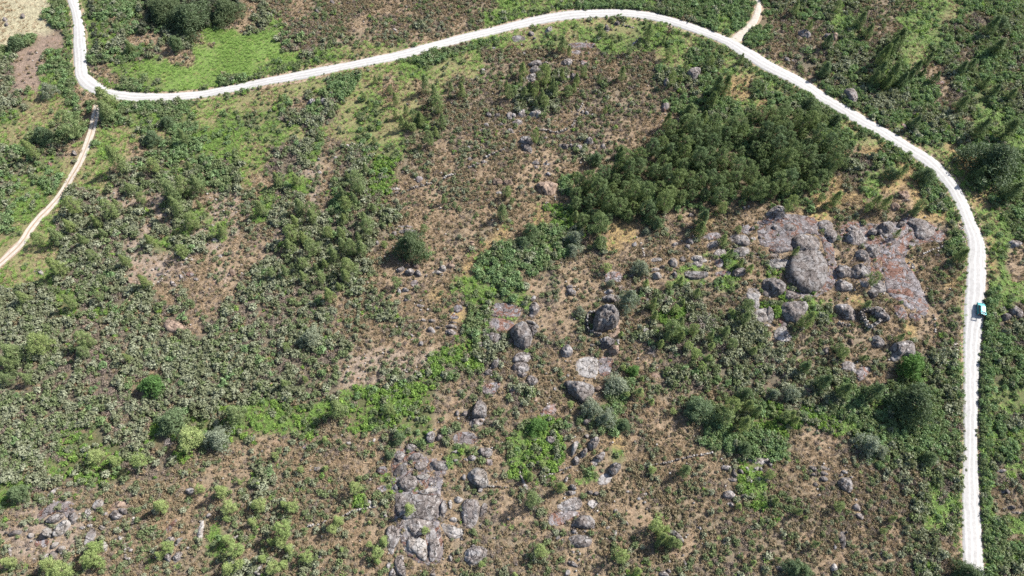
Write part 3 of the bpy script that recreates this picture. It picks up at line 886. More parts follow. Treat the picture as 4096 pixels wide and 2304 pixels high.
1 3 g .7|2150,1150 2200,1120 2220,1145 2180,1160
1 3 p .7|1930,1240 1960,1235 1980,1290 1950,1310
1 3 g .7|1740,1430 1800,1415 1815,1449 1750,1449
1 3 m .3|1210,540 1300,530 1320,600 1220,610
1 3 p .5|1110,660 1160,690 1170,750 1120,750
1 3 p .4|560,350 640,345 650,380 590,400
1 3 p .5|1130,465 1165,460 1165,490 1135,490
1 3 m .15|455,140 490,110 520,140 490,190
1 3 p .5|1170,60 1200,58 1195,100 1170,100
1 3 p .4|900,100 960,95 950,130 910,130
1 3 p .9|0,1380 50,1330 70,1340 20,1430 -20,1440
1 3 p .5|1270,840 1310,820 1320,850 1290,870
1 3 p .4|590,1240 650,1230 670,1260 620,1280
2 3 p 1.7|600,180 620,100 660,85 682,110 655,160 620,225 600,250
2 3 g 1.7|670,230 720,165 755,150 765,185 740,235 690,265
2 3 g 1.9|758,150 780,80 850,40 885,60 870,120 800,190
2 3 g 1.2|605,300 620,250 655,238 685,275 660,330 620,335
2 3 g 1.5|780,320 830,250 900,195 935,200 930,250 870,310 820,350
2 3 g 2.0|970,380 1000,320 1050,302 1100,320 1095,370 1030,440 980,445
2 3 p .2|850,500 900,430 965,408 1005,460 970,520 880,530
2 3 g 1.1|330,70 370,30 430,60 440,110 370,115 330,95
2 3 g .7|190,75 260,65 290,90 210,100
2 3 g .5|260,160 320,145 325,180 270,205
2 3 g .8|715,25 770,20 780,60 740,65
2 3 g 1.0|55,380 80,365 100,440 135,510 165,540 150,585 120,560 80,450
2 3 p .8|520,500 550,435 575,440 550,510
2 3 g 1.1|560,550 600,515 650,540 655,578 600,580 565,570
2 3 g .9|520,620 560,592 640,588 650,610 600,640 530,640
2 3 g .9|735,600 790,585 820,595 815,635 745,630
2 3 g .9|822,600 880,600 885,630 825,640
2 3 p .5|750,700 820,675 870,700 840,760 780,770
2 3 g .4|455,740 500,705 590,660 690,665 695,770 600,790 480,790
2 3 m .15|360,880 420,800 500,798 650,795 690,830 600,880 500,940 400,950
2 3 g 1.6|600,920 650,880 700,830 800,845 835,900 830,960 770,970 680,960 610,950
2 3 g 1.1|570,1080 600,1040 700,1035 790,1045 800,1120 760,1155 640,1155 580,1120
2 3 g .8|585,995 620,975 655,985 640,1025 595,1025
2 3 g .6|715,985 745,980 750,1010 720,1015
2 3 g .6|430,1060 470,1035 495,1060 460,1090 430,1080
2 3 g .5|420,990 470,980 500,1000 450,1010
2 3 g .5|355,1060 380,1050 410,1095 390,1105
2 3 g 1.3|1580,985 1640,980 1700,1040 1735,1090 1740,1115 1660,1090 1600,1030
2 3 g .9|2105,340 2150,325 2215,345 2220,375 2150,385 2110,370
2 3 g .9|2205,400 2240,390 2270,430 2255,460 2215,440
2 3 g .6|2265,380 2300,370 2340,410 2310,425
2 3 p .5|2310,345 2350,345 2395,370 2380,395 2340,370
2 3 p .6|2410,380 2450,350 2485,345 2480,390 2420,410
2 3 p .5|2492,350 2515,345 2520,410 2488,408
2 3 p .5|2440,460 2480,445 2520,450 2510,490 2450,490
2 3 g .6|2170,470 2220,460 2280,470 2260,500 2190,495
2 3 g 1.0|2120,620 2150,590 2210,590 2260,630 2240,660 2180,675 2130,660
2 3 g .7|2160,720 2200,700 2250,710 2240,750 2180,750
2 3 p .4|2390,480 2425,480 2420,520 2395,515
2 3 g .5|2300,630 2360,625 2390,650 2320,665
2 3 p .5|2540,460 2590,470 2590,510 2545,500
2 3 p .2|2370,270 2480,250 2576,260 2620,290 2576,330 2430,320
2 3 p .4|1300,565 1320,560 1330,595 1310,600
2 3 p .4|1310,615 1360,610 1370,640 1320,640
2 3 p .4|1255,660 1290,650 1300,680 1260,690
2 3 p .4|1315,700 1350,690 1350,720 1320,725
2 3 p .5|1020,780 1055,765 1065,800 1030,815
2 3 g .5|1145,900 1165,900 1180,940 1160,955
2 3 p .4|1010,1050 1040,970 1060,990 1040,1060
2 3 p .4|940,960 980,945 985,970 950,985
2 3 g .5|580,1200 610,1190 635,1210 600,1230
2 3 g .5|670,1210 700,1215 690,1245 670,1240
2 3 p .4|655,1275 690,1270 680,1300 660,1300
2 3 g .6|555,1300 610,1290 670,1340 650,1360 570,1330
2 3 p .7|530,1420 550,1375 590,1390 580,1440 540,1449
2 3 g .9|1480,1449 1490,1400 1535,1385 1575,1430 1580,1460
2 3 g .6|1545,1375 1580,1370 1605,1410 1580,1420
2 3 g .6|1720,1300 1740,1285 1760,1330 1740,1350
2 3 g .5|1850,950 1900,945 1920,980 1880,985
2 3 p .2|1140,585 1190,590 1180,610 1150,612
3 3 g .9|410,345 440,330 480,345 492,380 480,400 430,380
3 3 p .5|490,345 560,335 640,375 600,383 500,370
3 3 g .7|510,400 560,390 615,410 600,435 530,430
3 3 g .8|525,450 560,438 608,460 595,500 540,490
3 3 g .7|425,420 460,405 500,430 480,445 430,440
3 3 g .5|450,520 480,500 510,530 500,550 470,545
3 3 p .7|730,400 760,375 820,400 810,425 740,420
3 3 p .6|705,432 740,418 790,430 750,448 710,450
3 3 g 1.5|705,500 740,460 830,455 855,490 855,590 820,612 760,580 715,540
3 3 g .5|800,440 850,440 855,465 820,460
3 3 g .9|850,750 880,715 930,730 945,785 900,795 860,780
3 3 g .9|870,830 910,812 965,830 965,880 920,875 875,850
3 3 g 1.0|720,1060 750,990 785,1010 790,1080 770,1180 750,1170 710,1120
3 3 g .6|655,1160 670,1120 690,1130 690,1180 665,1190
3 3 g .6|780,1000 800,990 800,1020 785,1025
3 3 p 1.0|635,1350 670,1312 705,1345 695,1400 665,1408 635,1380
3 3 g .8|0,280 30,290 50,330 20,355 0,330
3 3 p .5|55,270 90,265 105,290 70,300
3 3 g .5|70,1360 100,1340 170,1370 160,1400 80,1400
3 3 g .8|2330,590 2380,568 2450,595 2460,620 2380,620
3 3 g .5|2300,385 2350,370 2400,380 2390,405 2330,405
3 3 g .7|2400,745 2460,735 2500,750 2480,780 2430,775
3 3 g .5|2440,795 2530,800 2576,820 2500,830
3 3 p .4|875,670 900,668 900,695 880,695
3 3 g .4|570,880 600,875 605,905 575,905
1 3 m .12|1400,230 1500,200 1640,210 1740,300 1850,300 1930,340 1850,560 1860,700 1830,900 1880,1120 1840,1280 1700,1300 1560,1240 1500,1150 1440,1000 1400,820 1380,620 1370,420
3 1 m .13|760,800 900,790 1080,820 1280,780 1420,740 1600,790 1760,900 1740,980 1560,1000 1420,1040 1300,1180 1200,1300 1060,1400 900,1370 960,1160 1100,1060 900,1020 760,990
3 1 m .12|600,1180 700,1200 680,1420 560,1500 420,1560 200,1540 240,1440 520,1420 600,1300
""".strip().split('\n')

def chaikin(P, n=2):
    P = np.asarray(P, float)
    for _ in range(n):
        Q = np.roll(P, -1, 0)
        P = np.stack([.75 * P + .25 * Q, .25 * P + .75 * Q], 1).reshape(-1, 2)
    return P

THINGS = []          # (object, kind word, px, py, size m, look words) - labelled at the end
ROCKMAT = dict(g='granite', m='granite_moss', b='granite_brown', p='granite_pale')

def rock_mesh(P, h, seed, big):
    """P: outline in metres about the origin; returns V, F of a rounded block standing on z = 0 and rooted below it"""
    x0, y0 = P.min(0) - .45; x1, y1 = P.max(0) + .45
    size = max(x1 - x0, y1 - y0)
    cell = max(.11, size / 46)
    X, Y = np.meshgrid(np.arange(x0, x1 + cell, cell), np.arange(y0, y1 + cell, cell))
    wob = .16 * min(1, size / 3)
    Xw = X + wob * (fbm(X * 1.1 + seed, Y * 1.1, seed, 3) - .5) * 2
    Yw = Y + wob * (fbm(X * 1.1, Y * 1.1 + seed, seed + 5, 3) - .5) * 2
    sd = seg_dist(Xw, Yw, P)
    inr = max(.15, sd.max())
    slab = h < .62
    R = min(inr * (.20 if slab else (.34 if (size > 6.5 and h < 1.45) else .58)), (.45 if slab else 1.1) * max(h, .5))
    e = 2.1 if slab else 2.2
    t = np.clip(sd / R, 0, 1)
    prof = (1 - (1 - t) ** e) ** (1 / e)
    Z = h * prof
    rs = np.random.RandomState(seed)
    tx, ty = rs.uniform(-.16, .16, 2) * (0.4 if slab else 1)
    Z = Z + prof * (X * tx + Y * ty) * min(1, h)
    f = 1.0 / max(.8, size * .22)
    Z += prof * h * .34 * (fbm(X * f + seed * 3.1, Y * f, seed + 9, 4) - .5) * 2
    Z += prof * .10 * (fbm(X * 1.6, Y * 1.6 + seed, seed + 2, 3) - .5) * 2
    nf = rs.randint(4, 9); fa = rs.uniform(0, 6.28, nf); fd = rs.uniform(.05, .65, nf) * inr                # broken faces: planes that slice the top
    for q in range(nf):
        Z -= prof * np.clip(X * np.cos(fa[q]) + Y * np.sin(fa[q]) - fd[q], 0, 9) * min(.55, h / max(inr, .3) * rs.uniform(.15, .5))
    Z = np.maximum(Z, np.where(sd > 0, prof * h * .25, -9))
    if size > 4.0 and big:                             # joints: warped cell borders, cut into the top
        n = int(3 + size * size * .05)
        cx = rs.uniform(x0, x1, n); cy = rs.uniform(y0, y1, n)
        wx = X + .8 * (fbm(X * .5, Y * .5, seed + 20, 3) - .5); wy = Y + .8 * (fbm(X * .5 + 9, Y * .5, seed + 21, 3) - .5)
        D = np.sort(np.hypot(wx[..., None] - cx, wy[..., None] - cy), -1)
        g = np.clip((D[..., 1] - D[..., 0]) / .28, 0, 1)
        Z -= prof * (1 - g) ** 1.5 * min(.16, .2 * h + .04)
        Z += prof * .12 * (_h(np.argsort(np.hypot(wx[..., None] - cx, wy[..., None] - cy), -1)[..., 0], np.zeros_like(X), seed) - .5) * h
    Z = np.where(sd < 0, np.maximum(sd * 2.6, -1.4), Z)
    keep = sd > -.40
    ny_, nx_ = X.shape
    fk = keep[:-1, :-1] | keep[1:, :-1] | keep[:-1, 1:] | keep[1:, 1:]
    idx = np.arange(nx_ * ny_).reshape(ny_, nx_)
    F = np.stack([idx[:-1, :-1], idx[:-1, 1:], idx[1:, 1:], idx[1:, :-1]], -1)[fk]
    used = np.unique(F); mp = np.zeros(nx_ * ny_, int); mp[used] = np.arange(len(used))
    V = np.stack([X.ravel(), Y.ravel(), Z.ravel()], -1)[used]
    return V, mp[F]

ROCKS.sort(key=lambda s: float(s.split('|')[0].split()[3]) >= .14)
for i, line in enumerate(ROCKS):
    head, body = line.split('|')
    c_, r_, look, h = head.split(); c_, r_, h = int(c_), int(r_), float(h)
    P = np.array([T(c_, r_, *p) for p in pts(body)])
    wx, wy = at(P[:, 0], P[:, 1], h * .42)
    W = chaikin(np.stack([wx, wy], -1) * 1.0, 1)
    cen = W.mean(0)
    L = W - cen
    size0 = float(np.ptp(L, 0).max())
    L = L * (1.09 if size0 > 3 else 1.05); W = L + cen
    size = float(np.ptp(L, 0).max())
    V, F = rock_mesh(L, h, 100 + i, True)
    gzv = terrain(V[:, 0] + cen[0], V[:, 1] + cen[1]); z0 = float(terrain(cen[0], cen[1]))
    V[:, 2] += gzv - z0
    slab = h < .62
    nm = ('rock_slab' if slab else 'boulder') if size > 1.6 else 'rock'
    me = mesh_from(nm, V, F, M[ROCKMAT[look]], smooth=True)
    o = link(bpy.data.objects.new(nm, me))
    o.location = (cen[0], cen[1], z0)
    block_poly(W, 3 if h < .14 else 2, .05)
    cp = P.mean(0)
    asp = np.ptp(L[:, 0]) / max(.1, np.ptp(L[:, 1]))
    lw = {'g': 'grey', 'm': 'reddish mossy', 'b': 'brownish', 'p': 'pale grey'}[look]
    shp = 'long' if asp > 2 or asp < .5 else ('flat' if slab else 'rounded')
    THINGS.append([o, {'rock_slab': 'rock slab', 'boulder': 'boulder', 'rock': 'small rock'}[nm], cp[0], cp[1], size, (shp, lw), 'rock'])

# ------------------------------------------------------------------ dry-stone walls, every stone its own part
def stone_mesh(seed):
    rs = np.random.RandomState(seed)
    V = []
    for z in (0, .5, 1):
        for k in range(6):
            a = 2 * pi * k / 6 + rs.uniform(-.2, .2)
            r = .5 * (1 + rs.uniform(-.15, .1)) * (.96 if z == 0 else (1.05 if z == .5 else .72))
            V.append((r * cos(a), r * sin(a), z + rs.uniform(-.06, .06)))
    F = []
    for q in (0, 6):
        for k in range(6):
            a, b2 = q + k, q + (k + 1) % 6
            F += [(a, b2, b2 + 6, a + 6)]
    F.append((12, 13, 14, 15, 16, 17)); F.append((5, 4, 3, 2, 1, 0))
    return poly_mesh('stone', V, F, M['wallstone'])
STONES = [stone_mesh(s) for s in range(6)]

def wall(name, lines, h, thick, step, label, gaps=.1, seed=1, cat='stone wall'):
    rs = np.random.RandomState(seed)
    root = bpy.data.objects.new(name, None); link(root)
    segs = []
    for c_, r_, s in lines:
        P = np.array([T(c_, r_, *p) for p in pts(s)])
        x, y = at(P[:, 0], P[:, 1], h * .5)
        segs.append(np.stack([x, y], -1))
    cen = segs[0].mean(0)
    root.location = (cen[0], cen[1], float(terrain(*cen)))
    cnt = 0
    for S in segs:
        L = np.hypot(*np.diff(S, axis=0).T); cum = np.r_[0, np.cumsum(L)]
        n = max(2, int(cum[-1] / step))
        layers = max(1, int(round(h / .38)))
        wide = max(1, int(round(thick / .5)))
        for k in range(n):
            d = (k + .5) * cum[-1] / n
            px_ = np.interp(d, cum, S[:, 0]); py_ = np.interp(d, cum, S[:, 1])
            j = min(len(L) - 1, max(0, np.searchsorted(cum, d) - 1)); t = (S[j + 1] - S[j]) / max(L[j], 1e-6)
            nn_ = np.array([-t[1], t[0]])
            if rs.rand() < gaps: continue
            hh = rs.randint(max(1, layers - 1), layers + 1)
            for w in range(wide):
                off = (w - (wide - 1) / 2) * thick / wide + rs.uniform(-.08, .08)
                for lv in range(hh):
                    if cnt >= 290: break
                    o = bpy.data.objects.new('stone', STONES[rs.randint(6)])
                    COL.objects.link(o); o.parent = root
                    x = px_ + nn_[0] * off + rs.uniform(-.07, .07); y = py_ + nn_[1] * off + rs.uniform(-.07, .07)
                    sx = step * rs.uniform(.85, 1.25); sy = thick / wide * rs.uniform(.9, 1.25)
                    lh = h / layers
                    o.location = (x - cen[0], y - cen[1], float(terrain(x, y)) - root.location[2] + lv * lh - .05)
                    o.scale = (sx, sy, lh * rs.uniform(.95, 1.2))
                    o.rotation_euler = (rs.uniform(-.08, .08), rs.uniform(-.08, .08), math.atan2(t[1], t[0]) + rs.uniform(-.2, .2))
                    cnt += 1
        block_poly(np.vstack([S, S[::-1] + .01]), 2, thick / 2)
    tag(root, label, cat)
    return root

wall('stone_pen', [(3, 2, "925,243 970,320 1022,402 1085,360 1135,318"), (3, 2, "935,235 1000,220 1048,204")], 1.7, .85, .62,
     "roofless rectangular stone pen built against the tilted grey boulder near the right road", .0, 3, 'stone pen')
wall('stone_wall', [(2, 2, "860,235 810,240 770,245 757,290 757,350 765,410 800,432 850,460 905,468")], 1.3, .5, .5,
     "curved stone wall enclosing the left side of the biggest rounded boulder", .02, 4)
wall('stone_wall', [(2, 0, "710,1040 685,1085 660,1130 655,1200"), (2, 0, "640,1205 600,1270")], .7, .5, .5, "short upright broken stone wall beside two small boulders, above the curving wall", .15, 5)
wall('stone_wall', [(2, 0, "560,1295 480,1330 400,1325 340,1300 270,1310")], .8, .55, .5, "low curving wall of pale stones on the upper middle heath slope", .05, 6)
wall('stone_wall', [(2, 0, "1090,245 1150,255 1230,275")], .6, .5, .55, "short stone wall running right from a boulder just below the upper road bend", .15, 7)
wall('stone_wall', [(2, 0, "1290,380 1240,420 1200,465")], .6, .5, .55, "short tumbled stone wall beside a dark bush below the upper road bend", .2, 8)
wall('stone_wall', [(1, 1, "1330,510 1380,495 1440,482"), (1, 1, "1520,465 1640,420 1770,385"), (1, 1, "1870,350 1940,320 2010,290"), (1, 1, "2130,235 2200,210 2250,190"), (1, 1, "2310,135 2420,85 2500,45")],
     .9, .5, .5, "long broken diagonal wall of upright stones crossing the brown heath left of the pine grove", .06, 9)
wall('stone_wall', [(2, 3, "1420,325 1600,300 1700,265 1850,235 1930,225 2070,190")], .7, .5, .5, "long low wall climbing right towards the pale sheet at lower right of centre", .12, 10)
wall('stone_wall', [(2, 3, "270,465 340,440 440,410"), (2, 3, "470,395 600,345")], .6, .5, .5, "low broken wall leading left from the leaning pale boulders", .12, 11)
wall('stone_wall', [(1, 3, "510,945 650,925 710,890"), (1, 3, "860,850 970,795 1110,765 1230,745")], .7, .5, .5, "low dry stone wall left of the large cracked rock platform", .15, 12)
wall('stone_wall', [(1, 3, "2330,540 2440,548 2520,560")], .5, .45, .5, "short low wall running right from the pale fissured boulder", .2, 13)
wall('stone_wall', [(0, 3, "1345,850 1330,910 1310,970")], .6, .5, .5, "very short upright wall remnant among the lower left heath", .1, 14)
wall('stone_wall', [(0, 3, "1260,1110 1250,1200 1265,1270 1320,1282")], .7, .5, .5, "hooked low stone wall near the bottom left edge of the heath", .05, 15)
wall('stone_wall', [(0, 3, "2330,1080 2400,1050 2480,1050")], .6, .5, .5, "short pale wall beside small yellow green pines at lower left", .15, 16)
wall('stone_wall', [(0, 1, "1700,1270 1640,1340 1590,1400"), (0, 1, "1870,1160 1930,1090 2010,1020")], .5, .5, .55, "faint tumbled wall climbing between grey outcrops on the left slope", .25, 17)
wall('stone_wall', [(3, 1, "1560,1110 1640,1075 1700,1045 1800,1020")], .5, .5, .55, "low rubble wall just left of the right road bend above the reddish sheet", .2, 18)
wall('stone_wall', [(3, 2, "1660,240 1690,330 1690,450")], .4, .6, .55, "thin line of rubble running down between the outcrop and the teal car", .25, 19)
wall('stone_wall', [(3, 2, "700,340 760,380 790,430"), (3, 2, "740,340 830,385")], .9, .5, .55, "tumbled corner of wall below the dark boulder left of the stone pen", .1, 20)
wall('stone_wall', [(2, 1, "1300,960 1310,1040 1330,1130")], .6, .6, .6, "dark rubble wall remnant above the bluish tree in the centre right", .2, 21)

# ------------------------------------------------------------------ leaf clouds (numpy) and trees
def leaf_cloud(centres, radii, n, size, seed, up=.35, thin=.45, squash=.8, tvar=.35):
    """n triangles round each centre; clump-level and leaf-level tone"""
    rs = np.random.RandomState(seed)
    C = np.repeat(np.asarray(centres, float), n, 0); R = np.repeat(np.asarray(radii, float), n)
    m_ = len(C)
    d = rs.normal(size=(m_, 3)); d[:, 2] = d[:, 2] * .9 + up; d /= np.linalg.norm(d, axis=1, keepdims=True)
    rr = R * (rs.uniform(.35, 1.08, m_) ** .6)
    P = C + d * rr[:, None] * np.array([1, 1, squash])
    nr = d + rs.normal(size=(m_, 3)) * .55; nr /= np.linalg.norm(nr, axis=1, keepdims=True)   # leaves face outwards, loosely
    a = np.cross(nr, rs.normal(size=(m_, 3))); a /= np.linalg.norm(a, axis=1, keepdims=True) + 1e-9
    b2 = np.cross(a, nr)
    s = size * rs.uniform(.65, 1.35, m_)[:, None]
    V = np.stack([P - b2 * s * thin, P + b2 * s * thin, P + a * s * 1.5], 1).reshape(-1, 3)
    F = np.arange(3 * m_).reshape(-1, 3)
    tone = np.repeat(rs.rand(len(centres)), n) * (1 - tvar) + rs.rand(m_) * tvar
    return V, F, tone

def tube(P, R, k=5):
    P = np.asarray(P, float); V = []; F = []
    for i, (p, r) in enumerate(zip(P, R)):
        t = P[min(i + 1, len(P) - 1)] - P[max(i - 1, 0)]; t /= np.linalg.norm(t) + 1e-9
        u = np.cross(t, (.3, .9, .1)); u /= np.linalg.norm(u) + 1e-9; w = np.cross(t, u)
        for j in range(k):
            a = 2 * pi * j / k; V.append(p + (u * cos(a) + w * sin(a)) * r)
    for i in range(len(P) - 1):
        for j in range(k):
            a, b2 = i * k + j, i * k + (j + 1) % k; F.append((a, b2, b2 + k, a + k))
    return V, F

def limbs(base, n, h0, h1, spread, r, seed, rise=.5):
    rs = np.random.RandomState(seed); V, F = [], []
    for k in range(n):
        z = h0 + (h1 - h0) * k / max(1, n - 1); a = k * 2.4 + rs.uniform(-.4, .4)
        L = spread * (1 - .5 * k / n) * rs.uniform(.7, 1.1)
        p0 = np.array([0, 0, z]); p2 = p0 + np.array([cos(a) * L, sin(a) * L, L * rise]); p1 = (p0 + p2) / 2 + rs.normal(size=3) * .06 * L
        v, f = tube([p0, p1, p2], [r, r * .6, r * .2], 4)
        q = len(V); V += v; F += [tuple(i + q for i in ff) for ff in f]
    return V, F

def trunk_mesh(h, r, spread, seed, lean=.05, n=6, mat='bark', rise=.5, lo=.3):
    rs = np.random.RandomState(seed)
    P = [(0, 0, -.3)] + [(rs.uniform(-1, 1) * lean * h * t, rs.uniform(-1, 1) * lean * h * t, h * t) for t in (.25, .5, .75, .95)]
    V, F = tube(P, [r, r * .8, r * .6, r * .4, r * .12], 6)
    v, f = limbs(None, n, h * lo, h * .85, spread, r * .35, seed + 1, rise)
    q = len(V); V += v; F += [tuple(i + q for i in ff) for ff in f]
    return poly_mesh('trunk', V, F, M[mat])

def crown_pine(W, H, seed, mat, bottom=.18, n=60, leaves=34, leaf=.20, shape='cone'):
    """many needle puffs set on whorls; the width falls towards the top, with gaps between"""
    rs = np.random.RandomState(seed); C, R = [], []
    la, lt_ = rs.uniform(0, 6.28, 5), rs.uniform(0, .8, 5)
    for k in range(n):
        t = (k + rs.rand()) / n
        t = t ** .9
        if shape == 'cone': w = (1 - t) ** .62 * (1 if t > .1 else .6 + 4 * t)
        elif shape == 'tip': w = (math.sin(min(1, t * 1.15 + .12) * pi) ** .7) * .9 + .12
        elif shape == 'egg': w = math.sqrt(max(0, 1 - (2 * t - 1) ** 2)) * .95 + .05
        else: w = math.sqrt(max(0, 1 - t * t))
        a = k * 2.39996 + rs.uniform(-.5, .5)
        lob = 1 + (.30 if shape == 'tip' else .22) * sin(a * 3 + seed) + rs.uniform(-.2, .2)
        if shape == 'dome':                       # a few leading boughs make the outline uneven
            lob *= .72 + .55 * max(math.exp(-((math.cos(a - la[q]) - 1) ** 2) * 4 - ((t - lt_[q]) * 2.2) ** 2) for q in range(5))
        rad = W / 2 * 1.12 * w * lob * rs.uniform(.6, 1.0) ** .5
        pr = W * .17 * rs.uniform(.7, 1.3) * (.65 + .5 * (1 - t))
        C.append((cos(a) * max(0, rad - pr * .6), sin(a) * max(0, rad - pr * .6), H * (bottom + (1 - bottom) * t) - pr * .4)); R.append(pr)
    V, F, tone = leaf_cloud(C, R, leaves, leaf, seed + 50, up=.5, thin=.32)
    return mesh_from('crown', V, F, M[mat], tone=tone)

VAR = {}
def variants(kind, n, fn):
    VAR[kind] = [fn(s) for s in range(n)]
variants('grove', 9, lambda s: (trunk_mesh(6.5, .14, 1.2, 10 + s, .04, 9), crown_pine(3.2 + .3 * (s % 3), 7.0 + .5 * (s % 3), 20 + s, 'pine', .14, 46 + 5 * (s % 3), 80, .17, 'egg')))
variants('young', 6, lambda s: (trunk_mesh(3.4, .07, .6, 30 + s, .04, 6), crown_pine(2.2, 3.8, 40 + s, 'youngpine', .10, 60, 46, .12, 'egg' if s % 2 else 'cone')))
variants('mid', 6, lambda s: (trunk_mesh(3.8, .08, .6, 30 + s, .05, 6), crown_pine(2.2, 4.2, 60 + s, 'midpine', .10, 60, 46, .12, 'cone' if s % 3 else 'egg')))
variants('dark', 5, lambda s: (trunk_mesh(4.2, .08, .5, 34 + s, .05, 6), crown_pine(2.2, 4.6, 80 + s, 'pine', .08, 70, 44, .13, 'cone')))
variants('broad', 3, lambda s: (trunk_mesh(1.6, .07, .9, 70 + s, .06, 8), crown_pine(2.4, 2.2, 90 + s, 'broad', .12, 85, 50, .12, 'dome')))
variants('grey', 3, lambda s: (trunk_mesh(1.8, .07, .9, 74 + s, .06, 8), crown_pine(2.4, 2.3, 96 + s, 'greyleaf', .12, 80, 46, .12, 'dome')))
variants('blue', 3, lambda s: (trunk_mesh(1.8, .07, .9, 78 + s, .06, 8), crown_pine(2.4, 2.4, 102 + s, 'blueleaf', .12, 85, 50, .12, 'dome')))
variants('oak', 2, lambda s: (trunk_mesh(2.2, .12, 1.2, 82 + s, .03, 9), crown_pine(2.4, 2.4, 110 + s, 'oak', .1, 170, 50, .10, 'dome')))

KIND = {'grove': ('pine_tree', 'pine', 7.0, 3.6, 'dark green'), 'young': ('young_pine', 'young pine', 3.8, 2.2, 'yellow green'),
        'mid': ('young_pine', 'young pine', 4.2, 2.2, 'mid green'), 'dark': ('dark_conifer', 'narrow conifer', 4.6, 2.2, 'dark green'),
        'broad': ('broadleaf_bush', 'leafy bush', 2.2, 2.4, 'bright green'), 'grey': ('grey_bush', 'bush', 2.3, 2.4, 'pale grey green'),
        'blue': ('bluish_bush', 'bush', 2.4, 2.4, 'blue green'), 'oak': ('evergreen_oak', 'evergreen oak', 2.4, 2.4, 'dark')}
GROUP = {'grove': 'pines of the dense grove', 'young': 'young pines scattered over the heath', 'mid': 'young pines scattered over the heath',
         'dark': 'dark narrow conifers on the slopes', 'broad': 'bright leafy bushes', 'grey': 'grey green bushes', 'blue': 'blue green bushes', 'oak': None}
tree_n = 0
def tree(kind, px, py, width, hscale=1.0, label=None):
    """crown centre at that pixel, width in metres"""
    global tree_n
    nm, word, H0, W0, colour = KIND[kind]
    s = width / W0
    hs = s * hscale
    H = H0 * hs
    x, y = at(px, py, H * .5)
    x, y = float(x), float(y)
    root = bpy.data.objects.new(nm, None); link(root)
    root.location = (x, y, float(terrain(x, y)))
    root.rotation_euler = (0, 0, RS.uniform(0, 6.28))
    root.scale = (s, s, hs)
    tm, cm = VAR[kind][tree_n % len(VAR[kind])]
    tree_n += 1
    for n_, m_ in (('trunk', tm), ('crown', cm)):
        o = bpy.data.objects.new(n_, m_); COL.objects.link(o); o.parent = root
    TREE_SPOTS.append((x, y, width / 2))
    if label: tag(root, label, word, GROUP[kind])
    else: THINGS.append([root, word, px, py, width, (colour,), GROUP[kind]])
    return root
TREE_SPOTS = []

# the grove: crowns packed inside its outline
GP = np.array([(2268,800),(2300,735),(2372,690),(2470,635),(2583,590),(2610,540),(2720,490),(2920,480),(3033,450),(3120,430),(3230,430),(3275,455),(3400,565),(3430,610),(3360,680),(3250,750),(3100,775),(2950,785),(2835,810),(2650,840),(2470,895),(2385,920),(2320,890)], float)
gaps_ = [(2575, 705, 48, 34), (2590, 640, 30, 20), (3000, 500, 40, 16), (2760, 830, 40, 20), (2420, 840, 26, 14)]
spots = []
rs = np.random.RandomState(21)
tries = 0
while len(spots) < 150 and tries < 9000:
    tries += 1
    px, py = rs.uniform(2290, 3450), rs.uniform(395, 930)
    if seg_dist(np.array([px]), np.array([py]), GP)[0] < 8: continue
    if any(((px - a) / b2) ** 2 + ((py - c) / d) ** 2 < 1 for a, c, b2, d in gaps_): continue
    x, y = at(px, py, 3.5)
    if any((x - a) ** 2 + (y - b2) ** 2 < (2.75) ** 2 for a, b2 in spots): continue
    spots.append((float(x), float(y)))
    tree('grove', px, py, rs.uniform(2.3, 4.3), rs.uniform(.7, 1.0))

